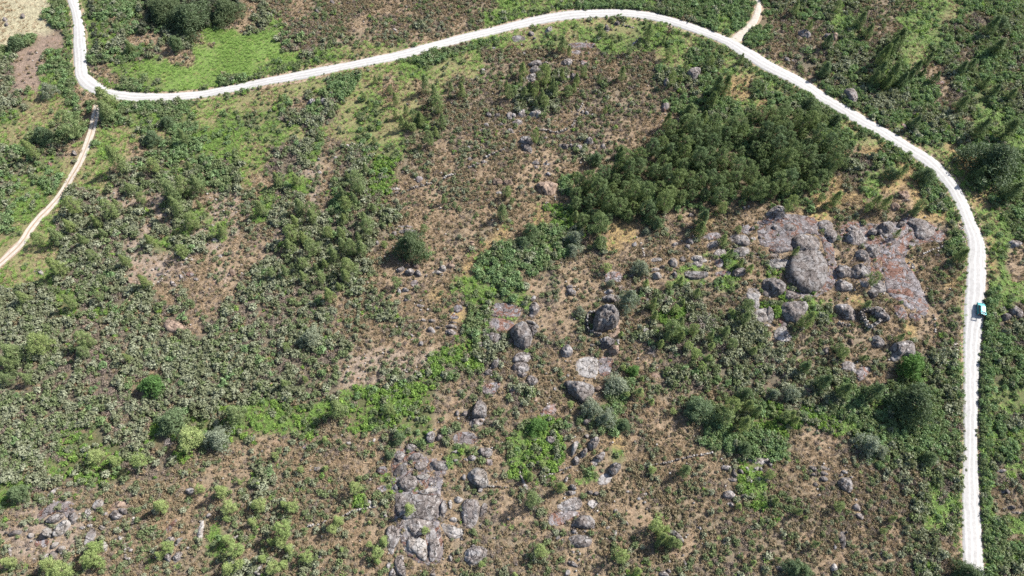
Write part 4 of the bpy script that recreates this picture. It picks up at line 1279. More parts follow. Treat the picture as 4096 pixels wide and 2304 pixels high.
TREES = """
2 0 mid|510,440,100 575,510,55 905,330,55 1380,315,100 110,695,95 330,750,115 90,790,50 180,870,55 245,880,60 130,930,80 505,750,60 720,720,60 650,800,75 625,880,65 565,920,75 410,860,85 300,960,80 335,1020,75 240,1050,60 440,880,70 225,940,60 30,920,60 1110,735,85 1610,790,75 1750,650,55 1700,790,45 1580,540,70 875,800,45 1530,400,50 230,1370,75 940,1100,50 1000,450,45 1180,490,60
2 0 dark|2070,870,140 2160,850,110 2020,1000,110 1790,1110,150 1570,1210,100 1720,1230,90 1930,1190,110
2 0 mid|2310,590,60 2000,610,60 2520,890,60
1 0 mid|1700,840,105 1350,910,50 1400,990,70 1140,1040,45 1090,970,45 1400,1150,55 1795,950,110 1830,1050,100 1960,870,60 2070,900,85 2080,800,45 1510,1110,65 1470,1230,90 1575,1280,65 1875,1210,85 1805,1320,65 1740,1390,85 1190,1410,60 1200,800,55 2550,930,75 2520,860,55 250,980,50 1580,1150,70 1520,1260,60
1 0 dark|1650,1190,100 1610,1230,70
0 0 mid|1050,990,200 1060,1110,150 700,1250,190 1840,1370,95
0 0 dark|1300,470,90
0 0 blue|1690,1220,110 1530,1380,130 1760,440,120 440,1350,150 150,430,130
0 0 grey|480,900,120
0 1 mid|1540,220,110 1300,440,95 1740,500,140 1850,420,125 1980,400,125 1170,600,70 1100,660,125 700,820,105 1770,620,135 380,950,95 560,1230,145 560,920,125 1830,1080,105 1250,1170,85 1450,1380,95 1420,540,85 1900,210,60 1030,890,75 730,620,125 2000,600,50 2230,860,85 1940,770,125 300,50,110 970,780,90 1690,440,110 830,960,90 1500,960,80 930,1120,80
1 1 mid|210,350,85 400,360,95 1020,380,135 920,320,55 435,620,115 550,640,85 560,720,105 390,780,105 350,900,115 470,930,85 330,1010,95 560,1040,120 855,900,105 870,1010,110 960,1040,105 1030,940,75 1060,1040,110 1120,830,115 980,540,85 870,500,95 900,600,95 1090,740,85 880,740,65 730,890,75 780,1110,105 690,1200,85 470,1200,85 290,1270,85 600,1240,75 920,1230,120 900,1320,100 470,1330,85 650,1340,85 150,1290,75 1180,640,75 1410,1390,85 830,1430,65 1890,550,65 2530,480,75 2570,570,45 2480,680,115 1690,850,65 40,640,115 1100,240,65 1290,1010,55
2 1 dark|1930,740,135 1900,850,120 1100,80,85 870,990,80
2 1 young|960,1245,75 1700,1370,75 1580,1420,65 1350,1400,65 1690,740,40 2400,1250,75
2 1 mid|2130,960,90 2120,640,85 2200,1100,70 2300,1200,65 2280,860,55 640,720,85 620,310,45
2 1 grey|1350,880,75 1000,1400,70 620,1060,110 1310,1240,150 640,940,130
2 1 blue|1460,800,125 200,880,150 120,980,120 850,150,120
3 1 mid|235,600,105 1360,270,95 690,540,115 540,540,65 1190,590,105 1100,570,95 1070,1350,100 1300,900,60 280,1080,70 1530,620,90 580,620,50 1480,670,80 1010,640,60
3 1 dark|1950,1120,110 2480,470,170 2120,300,110
3 1 blue|1600,310,150 1240,300,120
3 0 dark|940,200,105 1020,310,95 1330,380,160 1170,560,135 610,410,95 1130,720,115 1260,740,130 1360,800,115 1500,680,105 1620,590,75 1560,730,65 580,700,115 1690,780,85 2320,470,150 1960,1040,125 2190,830,85 2290,910,85 1490,1230,105 2150,1290,130 2430,1300,170 2450,950,95 2260,260,115 1960,680,95 1260,460,110 1080,790,100 1440,760,90 1210,830,90 2050,650,80
3 0 mid|280,80,85 420,260,60 700,60,70
3 0 blue|430,1030,125 690,1200,95 2340,230,160
3 2 mid|400,320,130 1000,170,85 720,600,75 1330,500,75 240,1270,100 760,660,85 960,700,60
3 2 dark|380,790,120 570,940,145 770,1030,150 1080,1040,160
3 2 grey|60,1060,95 240,1060,140
3 2 mid|280,1330,90 170,1290,90
2 2 young|1240,1060,0
2 2 mid|1425,150,85 1440,270,85 1610,410,135 1690,350,105 2150,430,105 2220,1190,135 2380,1180,115 2470,1230,105 2150,1300,135 2350,1350,135 2350,300,105 2380,180,95 1860,50,85 2430,630,85 1830,420,90 1560,480,90 1700,480,90 2220,560,80 2000,480,80 1500,560,80
2 2 young|2010,580,75 1850,660,85 1980,700,75 1910,780,65 1310,910,45 1160,1070,45 1290,1040,95 1120,800,45 1410,1140,65 1620,1240,55 1750,910,45 1770,580,75 1100,460,55 590,1170,60 2220,250,70 1650,210,70 1720,140,60
2 2 grey|690,230,85 1070,960,210 800,1200,170 950,1300,150
2 2 blue|2360,1060,140 1130,1380,110
1 2 mid|730,60,120 310,590,75 40,980,55 820,1210,160 1340,1220,95 490,910,65 285,960,90
0 2 mid|400,560,190 120,640,190 260,900,95 840,640,85 70,750,120 1280,700,75 850,520,135 700,130,110 230,90,110 1000,80,80 40,900,120
0 3 young|960,240,120 1140,280,105 1400,290,115 1610,740,125 2010,570,75 2220,590,125 2310,760,120 950,1150,120 920,1270,130 870,1330,95 1010,1325,75 480,1330,145 640,1400,140 1600,1230,85 1690,1150,95 2280,1080,105 2370,1180,130 2290,1370,135 2410,1330,85 2530,900,85 2280,870,55 80,1310,110 2560,740,65 2410,500,50 540,1440,100
0 3 blue|180,620,160
1 3 young|1000,560,105 690,70,65 450,375,55 700,360,55 270,970,135 140,1100,75 250,1100,95 330,1170,95 510,1255,105 60,1270,85 180,1360,115 270,1330,95 40,730,110 270,720,65 360,750,95 820,890,110 770,975,85 1540,770,115 1705,990,65 1280,1090,95 1220,1210,105 1220,1300,65 1140,1130,55 20,520,55 2270,1330,55 1140,910,40 190,230,55 860,1180,50
1 3 blue|1340,240,80 1440,50,110
2 3 mid|190,440,85 500,550,105 210,680,130 1750,380,120
2 3 young|1450,940,125 1690,1140,60 1100,1240,125 1270,1400,85 290,1200,115 2285,745,65 1410,380,65 2435,1310,60 310,320,60 30,1440,65 1555,970,60
2 3 mid|1520,1060,130 1600,1090,120 1660,1120,80 1480,1110,80
2 3 blue|2350,150,120
3 3 mid|715,750,85 310,800,75 80,690,65 20,430,85 480,1130,75 110,1280,55 1160,1000,55 1260,870,65 380,860,45
3 3 grey|1040,130,200 1130,190,130
3 3 blue|1640,260,130 260,1370,150 370,1400,130
""".strip().split('\n')
for line in TREES:
    head, body = line.split('|'); c_, r_, k = head.split()
    for p in pts(body):
        if p[2] <= 0: continue
        x, y = T(int(c_), int(r_), p[0], p[1])
        w = p[2] / 2.5156 / float(ppm(x, y)) * 1.08
        tree(k, x, y, w * (.98 if k == 'young' else 1.0), RS.uniform(.9, 1.25) * (1.0 if w < 4.5 else .72) * (.8 if k == 'dark' else 1.0))

def big(kind, c_, r_, x, y, wz, hs, label):
    X, Y = T(c_, r_, x, y)
    return tree(kind, X, Y, wz / 2.5156 / float(ppm(X, Y)) * 1.08, hs, label)
big('oak', 1, 1, 1540, 1020, 245, 1.1, "large round evergreen oak with heavy shade standing alone on bare brown ground")
big('grey', 2, 2, 1180, 110, 170, 1.7, "loose grey green tree leaning over the biggest rounded boulder")
big('broad', 2, 2, 1235, 830, 120, .8, "small bright green leafy bush right of the bare reddish rock sheet")
big('broad', 2, 2, 240, 1390, 155, .8, "dense round green bush at the lower centre beside lime ferns")
big('broad', 0, 2, 1540, 960, 210, .9, "bright green round tree alone in the grey shrubs at the left")
big('blue', 0, 2, 1730, 1340, 230, .9, "broad blue green bush among shrubs beside yellow green pines at the left")
big('broad', 3, 2, 1450, 790, 220, .9, "bright green leafy tree below the notched boulder near the right road")
big('oak', 3, 2, 1460, 1150, 330, 1.0, "very large dark round tree left of the lower right road")
big('grey', 1, 2, 550, 490, 170, 1.0, "pale silvery bush standing out in the dark shrubs left of centre")
big('blue', 2, 2, 1870, 1200, 240, .8, "wide blue green bush at the edge of the lower bramble mass")
big('oak', 3, 3, 2010, 1440, 240, 1.0, "dark round tree overlapping the road at the bottom right")
big('mid', 0, 2, 2360, 1250, 190, .7, "tall yellow green pine in the left fern strip with deep shade")
big('young', 0, 3, 1930, 60, 200, .7, "large pale yellow green pine in front of the blue green bush at left")
big('grey', 0, 3, 2200, 60, 220, .9, "large loose pale green bush right of the yellow green pine at left")
big('oak', 3, 1, 2300, 150, 400, .75, "wide dark green tree mass right of the diagonal road bend")
X, Y = T(0, 1, 1150, 140)
lt = big('mid', 0, 1, 1170, 150, 160, 1.1, "lone pine with a bare visible trunk on the meadow right of the farm track")
big('oak', 0, 0, 1900, 170, 320, .7, "large dark evergreen thicket tree at the top left above the green field")
big('oak', 0, 0, 1640, 90, 260, .7, "dark evergreen tree left of the biggest thicket tree at the top")
big('oak', 0, 0, 2260, 90, 240, .7, "dark evergreen tree right of the biggest thicket tree at the top")

# dead shrubs: bare branching stems
def dead_tree_mesh(seed, R, H):
    rs = np.random.RandomState(seed); V, F = [], []
    def add(P, Rr):
        v, f = tube(P, Rr, 3); q = len(V); V.extend(v); F.extend([tuple(i + q for i in ff) for ff in f])
    for k in range(17):
        a = rs.uniform(0, 2 * pi); el = rs.uniform(.35, 1.2); L = R / cos(el * .6) * rs.uniform(.6, 1)
        d = np.array([cos(a) * cos(el), sin(a) * cos(el), sin(el) * H / R * .8])
        p0 = np.zeros(3); p1 = d * L * .5 + rs.normal(size=3) * .05; p2 = d * L + rs.normal(size=3) * .1
        add([p0, p1, p2], [.06, .04, .015])
        for j in range(8):
            t = rs.uniform(.35, .95); q0 = p1 * (1 - t) + p2 * t if t > .5 else p1 * t * 2
            q1 = q0 + (d * .6 + rs.normal(size=3) * .5) * L * .4; add([q0, (q0 + q1) / 2 + rs.normal(size=3) * .05, q1], [.03, .022, .01])
    return poly_mesh('branches', V, F, M['deadwood'])
for c_, r_, x, y, w, lab in [(2, 2, 1940, 330, 230, "large bare grey dead shrub among green shrubs in the centre right"), (2, 2, 1570, 110, 130, "bare grey dead shrub right of the biggest boulder"),
                             (2, 2, 1110, 20, 100, "bare grey dead twigs above the rock right beside the biggest boulder"), (2, 2, 1410, 640, 100, "dark brown heap of dead branches right of the pair of boulders"),
                             (3, 1, 100, 1110, 170, "spreading grey dead bush lying across the top of the big outcrop"), (0, 3, 1700, 110, 120, "pale dead branches below the blue green bush at left")]:
    X, Y = T(c_, r_, x, y); R = w / 2.5156 / float(ppm(X, Y)) / 2
    wx, wy = at(X, Y, R * .4)
    root = link(bpy.data.objects.new('dead_shrub', dead_tree_mesh(int(x), R, R * 1.1)))
    root.location = (float(wx), float(wy), float(terrain(wx, wy)) + (.4 if c_ == 3 else 0))
    tag(root, lab, 'dead shrub')
for c_, r_, s, lab, lift in [(2, 1, "2465,1138 2576,1135", "pale fallen pole lying on the brown slope right of the block boulders", .15), (2, 2, "1200,495 1275,550", "short fallen grey log right of the lower boulder of the pair", .12),
                       (2, 2, "1870,95 1950,180", "thin fallen grey trunk above the large dead shrub", .3), (3, 1, "335,1020 410,1065", "weathered grey branch lying on the top of the big outcrop", 1.55)]:
    P = np.array([T(c_, r_, *p) for p in pts(s)]); x, y = at(P[:, 0], P[:, 1], lift)
    z = terrain(x, y) + lift
    A = np.array([x[0], y[0], z[0]]); B = np.array([x[-1], y[-1], z[-1]]); mid = (A + B) / 2
    v, f = tube([A - mid, (B - A) * .02 + np.array([0, .05, .03]), B - mid], [.10, .085, .05], 6)
    o = link(bpy.data.objects.new('fallen_log', poly_mesh('fallen_log', v, f, M['deadwood']))); o.location = mid
    tag(o, lab, 'log')

# ------------------------------------------------------------------ uncountable plant cover (geometry nodes, one object per kind)
def proto(name, V, F, mat, tone):
    o = bpy.data.objects.new(name, mesh_from(name, V, F, M[mat], tone=tone))
    return o

def shrub(seed, W, H, mat, nc, n, leaf, stems=0, up=.6, thin=.6):
    rs = np.random.RandomState(seed)
    C, R = [], []
    for k in range(nc):
        a = rs.uniform(0, 2 * pi); r = W / 2 * math.sqrt(rs.uniform(0, 1)) * .75
        hh = H * (1 - (r / (W / 2)) ** 2 * .6) * rs.uniform(.5, 1)
        C.append((cos(a) * r * rs.uniform(.8, 1.25), sin(a) * r, hh - .1)); R.append(W * rs.uniform(.15, .25))
    V, F, tone = leaf_cloud(C, R, n, leaf, seed + 3, up=up, thin=thin, tvar=.5)
    return proto(mat[2:] + '_plant', V, F, mat, tone)

def tuft(seed, R, H, n, mat, lean=.6, w=.05):
    rs = np.random.RandomState(seed)
    a = rs.uniform(0, 2 * pi, n); r = R * np.sqrt(rs.uniform(0, 1, n)) * .6
    b0 = np.stack([cos_(a) * r, sin_(a) * r, np.full(n, -.03)], -1)
    d = np.stack([cos_(a) * lean, sin_(a) * lean, np.ones(n)], -1) + rs.normal(size=(n, 3)) * .3
    d[:, 2] = np.abs(d[:, 2])
    tip = b0 + d * H * rs.uniform(.6, 1.1, n)[:, None]
    s = np.stack([-sin_(a), cos_(a), np.zeros(n)], -1) * w
    V = np.stack([b0 - s, b0 + s, tip], 1).reshape(-1, 3)
    return proto(mat[2:] + '_plant', V, np.arange(3 * n).reshape(-1, 3), mat, rs.rand(n))
cos_, sin_ = np.cos, np.sin

def fern(seed, R, mat, n=9, H=.5):
    """arching fronds of leaflet triangles"""
    rs = np.random.RandomState(seed); V = []; tone = []
    for k in range(n):
        a = 2 * pi * k / n + rs.uniform(-.3, .3); L = R * rs.uniform(.7, 1.1); tn = rs.rand()
        for j in range(5):
            t = (j + .5) / 5
            c = np.array([cos(a) * L * t, sin(a) * L * t, H * (math.sin(t * 2.4)) * .9])
            w = .17 * R * (1.3 - t)
            sx = np.array([-sin(a), cos(a), 0]) * w; fx = np.array([cos(a), sin(a), .3]) * L * .16
            V += [c - fx * .4 - sx, c + fx * .2, c - fx * .6 + sx * .0]
            V += [c - fx * .4 + sx, c + fx * .2, c - fx * .6]
            V += [c - sx * .5, c + sx * .5, c + fx]
            tone += [tn, tn * .8 + .2 * rs.rand(), tn]
    V = np.array(V)
    return proto(mat[2:] + '_plant', V, np.arange(len(V)).reshape(-1, 3), mat, tone)

PROT = {
    'heath': [shrub(200 + s, 1.05, .55, 's_heath', 8, 15, .13) for s in range(5)],
    'grey': [shrub(210 + s, 1.35, .95, 's_grey', 11, 15, .16, thin=.65) for s in range(5)],
    'green': [shrub(220 + s, 1.3, .9, 's_green', 11, 15, .15) for s in range(5)],
    'lime': [shrub(230 + s, 1.15, .55, 's_lime', 9, 13, .16, up=.9, thin=.6) for s in range(4)],
    'blue': [shrub(240 + s, 1.5, .9, 's_blue', 13, 16, .15, up=.8) for s in range(5)],
    'fern': [fern(250 + s, .55, 's_fern') for s in range(4)],
    'dry': [tuft(260 + s, .45, .30, 34, 's_dry', .9, .035) for s in range(4)],
    'twig': [shrub(270 + s, 1.2, .6, 's_twig', 8, 16, .16, thin=.18, up=.2) for s in range(4)],
    'dark': [shrub(280 + s, 1.8, 1.8, 's_dark', 15, 20, .17) for s in range(3)],
}

def scatter_object(name, pts_, prots, rz, sc, vi, label, cat):
    me = bpy.data.meshes.new(name)
    me.vertices.add(len(pts_)); me.vertices.foreach_set('co', np.asarray(pts_, np.float32).ravel())
    for an, ty, v in (('rz', 'FLOAT', rz), ('sc', 'FLOAT', sc)):
        a = me.attributes.new(an, ty, 'POINT'); a.data.foreach_set('value', np.asarray(v, np.float32))
    a = me.attributes.new('vi', 'INT', 'POINT'); a.data.foreach_set('value', np.asarray(vi, np.int32))
    o = link(bpy.data.objects.new(name, me))
    ng = bpy.data.node_groups.new(name + '_scatter', 'GeometryNodeTree')
    ng.interface.new_socket('Geometry', in_out='INPUT', socket_type='NodeSocketGeometry')
    ng.interface.new_socket('Geometry', in_out='OUTPUT', socket_type='NodeSocketGeometry')
    gi = ng.nodes.new('NodeGroupInput'); go = ng.nodes.new('NodeGroupOutput')
    jn = ng.nodes.new('GeometryNodeJoinGeometry')
    for p in reversed(prots):
        oi = ng.nodes.new('GeometryNodeObjectInfo'); oi.inputs['Object'].default_value = p
        gt = ng.nodes.new('GeometryNodeGeometryToInstance')
        ng.links.new(oi.outputs['Geometry'], gt.inputs[0]); ng.links.new(gt.outputs[0], jn.inputs[0])
    ip = ng.nodes.new('GeometryNodeInstanceOnPoints')
    ng.links.new(gi.outputs[0], ip.inputs['Points']); ng.links.new(jn.outputs[0], ip.inputs['Instance'])
    ip.inputs['Pick Instance'].default_value = True
    def named(n, ty):
        q = ng.nodes.new('GeometryNodeInputNamedAttribute'); q.data_type = ty; q.inputs[0].default_value = n
        return q.outputs['Attribute']
    ng.links.new(named('vi', 'INT'), ip.inputs['Instance Index'])
    cx = ng.nodes.new('ShaderNodeCombineXYZ'); ng.links.new(named('rz', 'FLOAT'), cx.inputs[2])
    ng.links.new(cx.outputs[0], ip.inputs['Rotation']); ng.links.new(named('sc', 'FLOAT'), ip.inputs['Scale'])
    ng.links.new(ip.outputs[0], go.inputs[0])
    md = o.modifiers.new('scatter', 'NODES'); md.node_group = ng
    return tag(o, label, cat, kind='stuff')

DENS = {  # plants per square metre on each kind of ground
    'heath': dict(a=.75, b=1.35, c=.30, d=.10, f=.06, m=.50, o=.25, i=.06, k=.1, h=.004),
    'grey': dict(a=.08, b=.26, c=.72, d=.14, j=.14, m=.22, e=.03, f=.02),
    'green': dict(a=.07, b=.26, c=.28, d=.50, e=.16, f=.06, j=.18, k=.15, m=.1, s=.2, o=.05),
    'lime': dict(j=1.5, c=.03, d=.05, e=.10, b=.015),
    'blue': dict(d=.72, e=.10, k=.35, s=.3, c=.04, j=.05),
    'fern': dict(e=2.0, g=3.6, f=1.2, d=.60, j=.35, o=.2, b=.03, k=.2),
    'dry': dict(a=2.6, b=1.7, f=1.0, o=1.7, m=.8, h=.9, e=.12, c=.12, i=.12, k=.3),
    'twig': dict(a=.40, b=.60, c=.50, d=.05, m=.30, i=.04, j=.05),
    'dark': dict(s=.55),
}
COVER = {'heath': ("low olive brown heath shrubs covering the dry slopes", 'heath'), 'grey': ("pale grey green rockrose shrubs massed over the left slopes", 'shrubs'),
         'green': ("mid green shrubs mixed through the scrub", 'shrubs'), 'lime': ("bright lime leafy patches in strips through the scrub", 'ground cover'),
         'blue': ("blue green bramble thickets on the right and centre", 'brambles'), 'fern': ("bright green fern and grass on the fields and verges", 'ferns'),
         'dry': ("tan dry grass between the shrubs", 'dry grass'), 'twig': ("mauve brown leafless twiggy shrubs among the heath", 'dry shrubs'),
         'dark': ("tall dark thicket at the top left of the photo", 'thicket')}
NAMES = {'heath': 'heath_cover', 'grey': 'rockrose_cover', 'green': 'green_scrub', 'lime': 'lime_ground_cover', 'blue': 'bramble_cover',
         'fern': 'fern_cover', 'dry': 'dry_grass', 'twig': 'twiggy_scrub', 'dark': 'dark_thicket'}

px_lo, px_hi, py_lo, py_hi = -330, 4430, -300, 2620
def in_view(x, y):
    px, py = to_px(x, y)
    return (px > px_lo) & (px < px_hi) & (py > py_lo) & (py < py_hi)

EXTRA = {k: [] for k in DENS}
def hedge(c_, r_, s, width, mixk, dens, smin, smax, seed):
    """a dense strip along a line read off the photo"""
    P = np.array([T(c_, r_, *p) for p in pts(s)]); x, y = at(P[:, 0], P[:, 1], .5)
    C = catmull(np.stack([x, y], -1), 8)
    L = np.hypot(*np.diff(C, axis=0).T); cum = np.r_[0, np.cumsum(L)]
    rs = np.random.RandomState(seed); n = int(cum[-1] * width * dens)
    d = rs.uniform(0, cum[-1], n); X = np.interp(d, cum, C[:, 0]); Y = np.interp(d, cum, C[:, 1])
    off = rs.normal(size=(n, 2)) * width * .27
    ks = rs.choice(len(mixk), n)
    for k in range(n):
        EXTRA[mixk[ks[k]]].append((X[k] + off[k, 0], Y[k] + off[k, 1], rs.uniform(smin, smax)))
hedge(0, 0, "1000,800 1100,860 1250,900 1500,925 1850,925 2100,885 2400,800 2600,740", 3.0, ['green', 'fern', 'fern', 'lime'], 2.4, .8, 1.3, 1)
hedge(1, 0, "0,740 250,680 500,630 750,580 1000,555", 2.6, ['green', 'fern', 'fern'], 2.2, .7, 1.2, 2)
hedge(0, 0, "1180,1080 1400,1080 1700,1075 1990,1030", 4.2, ['green', 'blue', 'fern'], 1.7, .7, 1.2, 3)
hedge(0, 0, "900,0 945,150 960,300 980,500 1030,650", 1.6, ['green', 'dark', 'blue'], 1.2, .7, 1.0, 4)
hedge(0, 0, "620,0 650,200 680,400 690,600 700,800 720,920", 2.4, ['green', 'fern', 'fern'], 1.6, .7, 1.2, 5)
hedge(1, 0, "1350,610 1600,580 1850,560 2200,470 2500,380", 2.4, ['green', 'blue', 'fern'], 1.4, .7, 1.1, 6)
hedge(2, 0, "-300,130 0,150 250,120 400,100", 2.6, ['green', 'fern', 'fern'], 2.2, .7, 1.1, 7)
hedge(2, 0, "500,60 800,55 1100,50 1300,70 1500,110 1700,170", 3.2, ['green', 'blue', 'fern'], 2.0, .8, 1.3, 8)
hedge(2, 0, "1850,390 2000,440 2150,500 2350,620 2576,770", 2.2, ['green', 'blue'], 1.7, .7, 1.1, 9)
hedge(3, 0, "0,760 200,860 400,960 600,1090 800,1200 1000,1300 1250,1449", 3.0, ['green', 'blue'], 1.7, .8, 1.3, 10)
hedge(3, 1, "1330,120 1450,190 1560,290 1650,400 1740,520 1850,640 1900,760", 2.4, ['green', 'blue', 'fern'], 1.4, .8, 1.2, 11)
hedge(3, 1, "2240,800 2260,1000 2265,1200 2255,1449", 1.8, ['green', 'fern'], 1.3, .7, 1.0, 12)
hedge(3, 2, "2230,0 2225,200 2215,400 2215,600 2200,900 2180,1200 2175,1449", 2.2, ['green', 'blue', 'fern'], 2.4, .9, 1.4, 13)
hedge(3, 3, "2175,0 2190,300 2200,600 2215,900 2240,1200 2245,1449", 2.0, ['green', 'blue', 'fern'], 2.4, .8, 1.3, 14)
hedge(3, 2, "1880,700 1870,900 1880,1200 1900,1449", 2.6, ['green', 'blue', 'fern'], 1.5, .7, 1.1, 15)
hedge(3, 3, "1895,0 1890,400 1900,700 1885,1100 1890,1449", 1.4, ['green', 'fern'], 1.5, .6, 1.0, 16)

step = .9
XX, YY = np.meshgrid(np.arange(-185, 185, step), np.arange(-4, 225, step))
total = 0
for ki, (k, dd) in enumerate(DENS.items()):
    rs = np.random.RandomState(300 + ki)
    parts = []
    lut = np.array([dd.get(c, 0) for c in KEYS])
    mx = lut.max()
    reps = max(1, int(math.ceil(mx * step * step / .8)))
    for rr in range(reps):
        x = XX.ravel() + rs.uniform(-.5, .5, XX.size) * step * 1.3; y = YY.ravel() + rs.uniform(-.5, .5, XX.size) * step * 1.3
        sel = in_view(x, y); x, y = x[sel], y[sel]
        cl = classes_at(x, y)
        clump = np.clip(.2 + 1.6 * fbm(x / 2.6 + 7 * ki, y / 2.6, 400 + ki, 3), .1, 1.8) * np.clip(3.6 * fbm(x / 9.0 + 5 * ki, y / 9.0, 440 + ki, 3) - .8, .5 if k == 'heath' else .3, 1.9)     # patchiness
        p = lut[cl] * step * step / reps * clump
        sel = rs.rand(len(x)) < p; x, y = x[sel], y[sel]
        parts.append(np.stack([x, y, (.55 + 1.0 * rs.rand(len(x)) ** 1.7) * (1.0 + .25 * (fbm(x / 8, y / 8, 9, 2) - .5))], -1))
    if EXTRA[k]: parts.append(np.array(EXTRA[k]))
    Q = np.vstack(parts)
    bl = blocked(Q[:, 0], Q[:, 1])
    # small plants are also turned away when their edge would hang over the road
    free = bl == 0
    if k not in ('dry',):
        for dx, dy in ((.45, 0), (-.45, 0), (0, .45), (0, -.45)):
            free &= blocked(Q[:, 0] + dx, Q[:, 1] + dy) != 1
    tuftok = (bl == 2) & (rs.rand(len(Q)) < (.05 if k in ('dry', 'heath') else .012))
    tuftok |= (bl == 3) & (rs.rand(len(Q)) < .30)
    Q = Q[free | tuftok]
    if k in ('fern', 'dry', 'green'):                    # grass and sprigs creep over the road margin
        m_ = {'fern': 1500, 'dry': 1700, 'green': 420}[k]
        ii = rs.randint(0, len(EA) - 1, m_); tt_ = rs.rand(m_)[:, None]; left = rs.rand(m_)[:, None] < .5
        pe = np.where(left, EA[ii] * (1 - tt_) + EA[ii + 1] * tt_, EB[ii] * (1 - tt_) + EB[ii + 1] * tt_)
        inw = np.where(left, EB[ii] - EA[ii], EA[ii] - EB[ii]); inw = inw / np.linalg.norm(inw, axis=1, keepdims=True)
        pe = pe + inw * rs.normal(-.15, .28, m_)[:, None]
        Q = np.vstack([Q, np.concatenate([pe, rs.uniform(.35, .75, (m_, 1))], 1)])
    z = terrain(Q[:, 0], Q[:, 1])
    if k == 'fern':                                     # the mown field grows short
        cl = classes_at(Q[:, 0], Q[:, 1]); Q[:, 2] *= np.where(cl == KEYS.index('g'), .75, 1.0)
    cs = dict(a=.74, b=.82, c=1.22, d=1.15, m=.75, f=.9, j=1.0, k=1.1, o=.8)
    if k not in ('fern', 'dry'): Q[:, 2] *= np.array([cs.get(c, 1.0) for c in KEYS])[classes_at(Q[:, 0], Q[:, 1])]
    total += len(Q)
    scatter_object(NAMES[k], np.stack([Q[:, 0], Q[:, 1], z], -1), PROT[k], rs.uniform(0, 6.28, len(Q)), Q[:, 2],
                   rs.randint(0, len(PROT[k]), len(Q)), *COVER[k])
print('PLANTS', total)

# loose stones lying about the rocky ground and along the road edges
rs = np.random.RandomState(55)
pr = [bpy.data.objects.new('loose_stone', STONES[i]) for i in range(6)]
x = rs.uniform(-170, 170, 60000); y = rs.uniform(0, 215, 60000)
cl = classes_at(x, y)
dn = np.array([dict(a=.055, b=.03, m=.22, o=.02, i=.06, h=.012).get(c, 0) for c in KEYS])
near = np.zeros(len(x), bool)
for dx, dy in ((1.6, 0), (-1.6, 0), (0, 1.6), (0, -1.6)): near |= blocked(x + dx, y + dy) == 2
sel = (rs.rand(len(x)) < dn[cl] * 1.2 + near * .22) & (blocked(x, y) == 0) & in_view(x, y)
x, y = x[sel], y[sel]
ed = ROADMID[rs.randint(0, len(EA), 500)] * 0
scatter_object('loose_stones', np.stack([x, y, terrain(x, y) - .08], -1), pr, rs.uniform(0, 6.28, len(x)), rs.uniform(.15, .62, len(x)) ** 1.2,
               rs.randint(0, 6, len(x)), "loose grey stones strewn between the rocks and shrubs", 'stones')
print('STONES', len(x))

# ------------------------------------------------------------------ the teal car
def box(x0, x1, y0, y1, z0, z1, tx=0, ty=0):
    V = [(x0, y0, z0), (x1, y0, z0), (x1, y1, z0), (x0, y1, z0), (x0 + tx, y0 + ty, z1), (x1 - tx, y0 + ty, z1), (x1 - tx, y1 - ty, z1), (x0 + tx, y1 - ty, z1)]
    return V, [(3, 2, 1, 0), (4, 5, 6, 7), (0, 1, 5, 4), (1, 2, 6, 5), (2, 3, 7, 6), (3, 0, 4, 7)]
def plain(name, col, rough=.5, metal=0.0, spec=.5):
    m, nt, b = new_mat(name, rough); b.inputs['Base Color'].default_value = (*col, 1); b.inputs['Metallic'].default_value = metal
    b.inputs['Specular IOR Level'].default_value = spec
    return m
teal = plain('teal_paint', (.035, .22, .235), .35, .2); black = plain('black_trim', (.02, .02, .022), .5)
glass = plain('dark_glass', (.02, .03, .035), .08, .0, .8); tyre_m = plain('tyre_rubber', (.025, .025, .025), .9); rim_m = plain('rim_metal', (.5, .5, .5), .3, .8)
lampm = plain('lamp_glass', (.7, .7, .68), .15); redm = plain('tail_lamp_red', (.4, .02, .02), .2)
car = link(bpy.data.objects.new('parked_car', None))
cxp, cyp = T(3, 2, 2140, 215)
X, Y = at(cxp, cyp, .7)
car.location = (float(X), float(Y), float(terrain(X, Y)) + .26); hx, hy = at(cxp, cyp - 25, .7); lx, ly = at(cxp + 2, cyp + 25, .7)
car.rotation_euler = (0, 0, math.atan2(float(hy - ly), float(hx - lx)) - pi / 2)   # along the road
def cpart(name, V, F, mat, bev=0.0, parent=None, smooth=True):
    o = bpy.data.objects.new(name, poly_mesh(name, V, F, mat)); COL.objects.link(o); o.parent = parent or car
    if bev:
        md = o.modifiers.new('bevel', 'BEVEL'); md.width = bev; md.segments = 3
    if smooth:
        o.data.polygons.foreach_set('use_smooth', [True] * len(o.data.polygons))
    return o
# body: side profile (y forward, z up) widened between three rings so that the flanks round off
prof_ = [(-1.62, .30), (-1.68, .55), (-1.66, .88), (-1.50, .95), (.62, .95), (1.25, .86), (1.60, .70), (1.68, .45), (1.60, .28)]
V = []
for xx, sc_ in ((-.78, .94), (-.82, 1), (.82, 1), (.78, .94)):
    V += [(xx, y_ * sc_, .28 + (z_ - .28) * (sc_ if abs(xx) < .8 else 1)) for y_, z_ in prof_]
n_ = len(prof_); F = []
for r_ in range(3):
    for k in range(n_): F.append((r_ * n_ + k, r_ * n_ + (k + 1) % n_, (r_ + 1) * n_ + (k + 1) % n_, (r_ + 1) * n_ + k))
F.append(tuple(range(n_ - 1, -1, -1))); F.append(tuple(range(3 * n_, 4 * n_)))
cpart('body', V, F, teal, .06)
v, f = box(-.72, .72, -1.45, .75, .93, 1.42, .12, .30); cpart('windows', v, f, glass, .05)
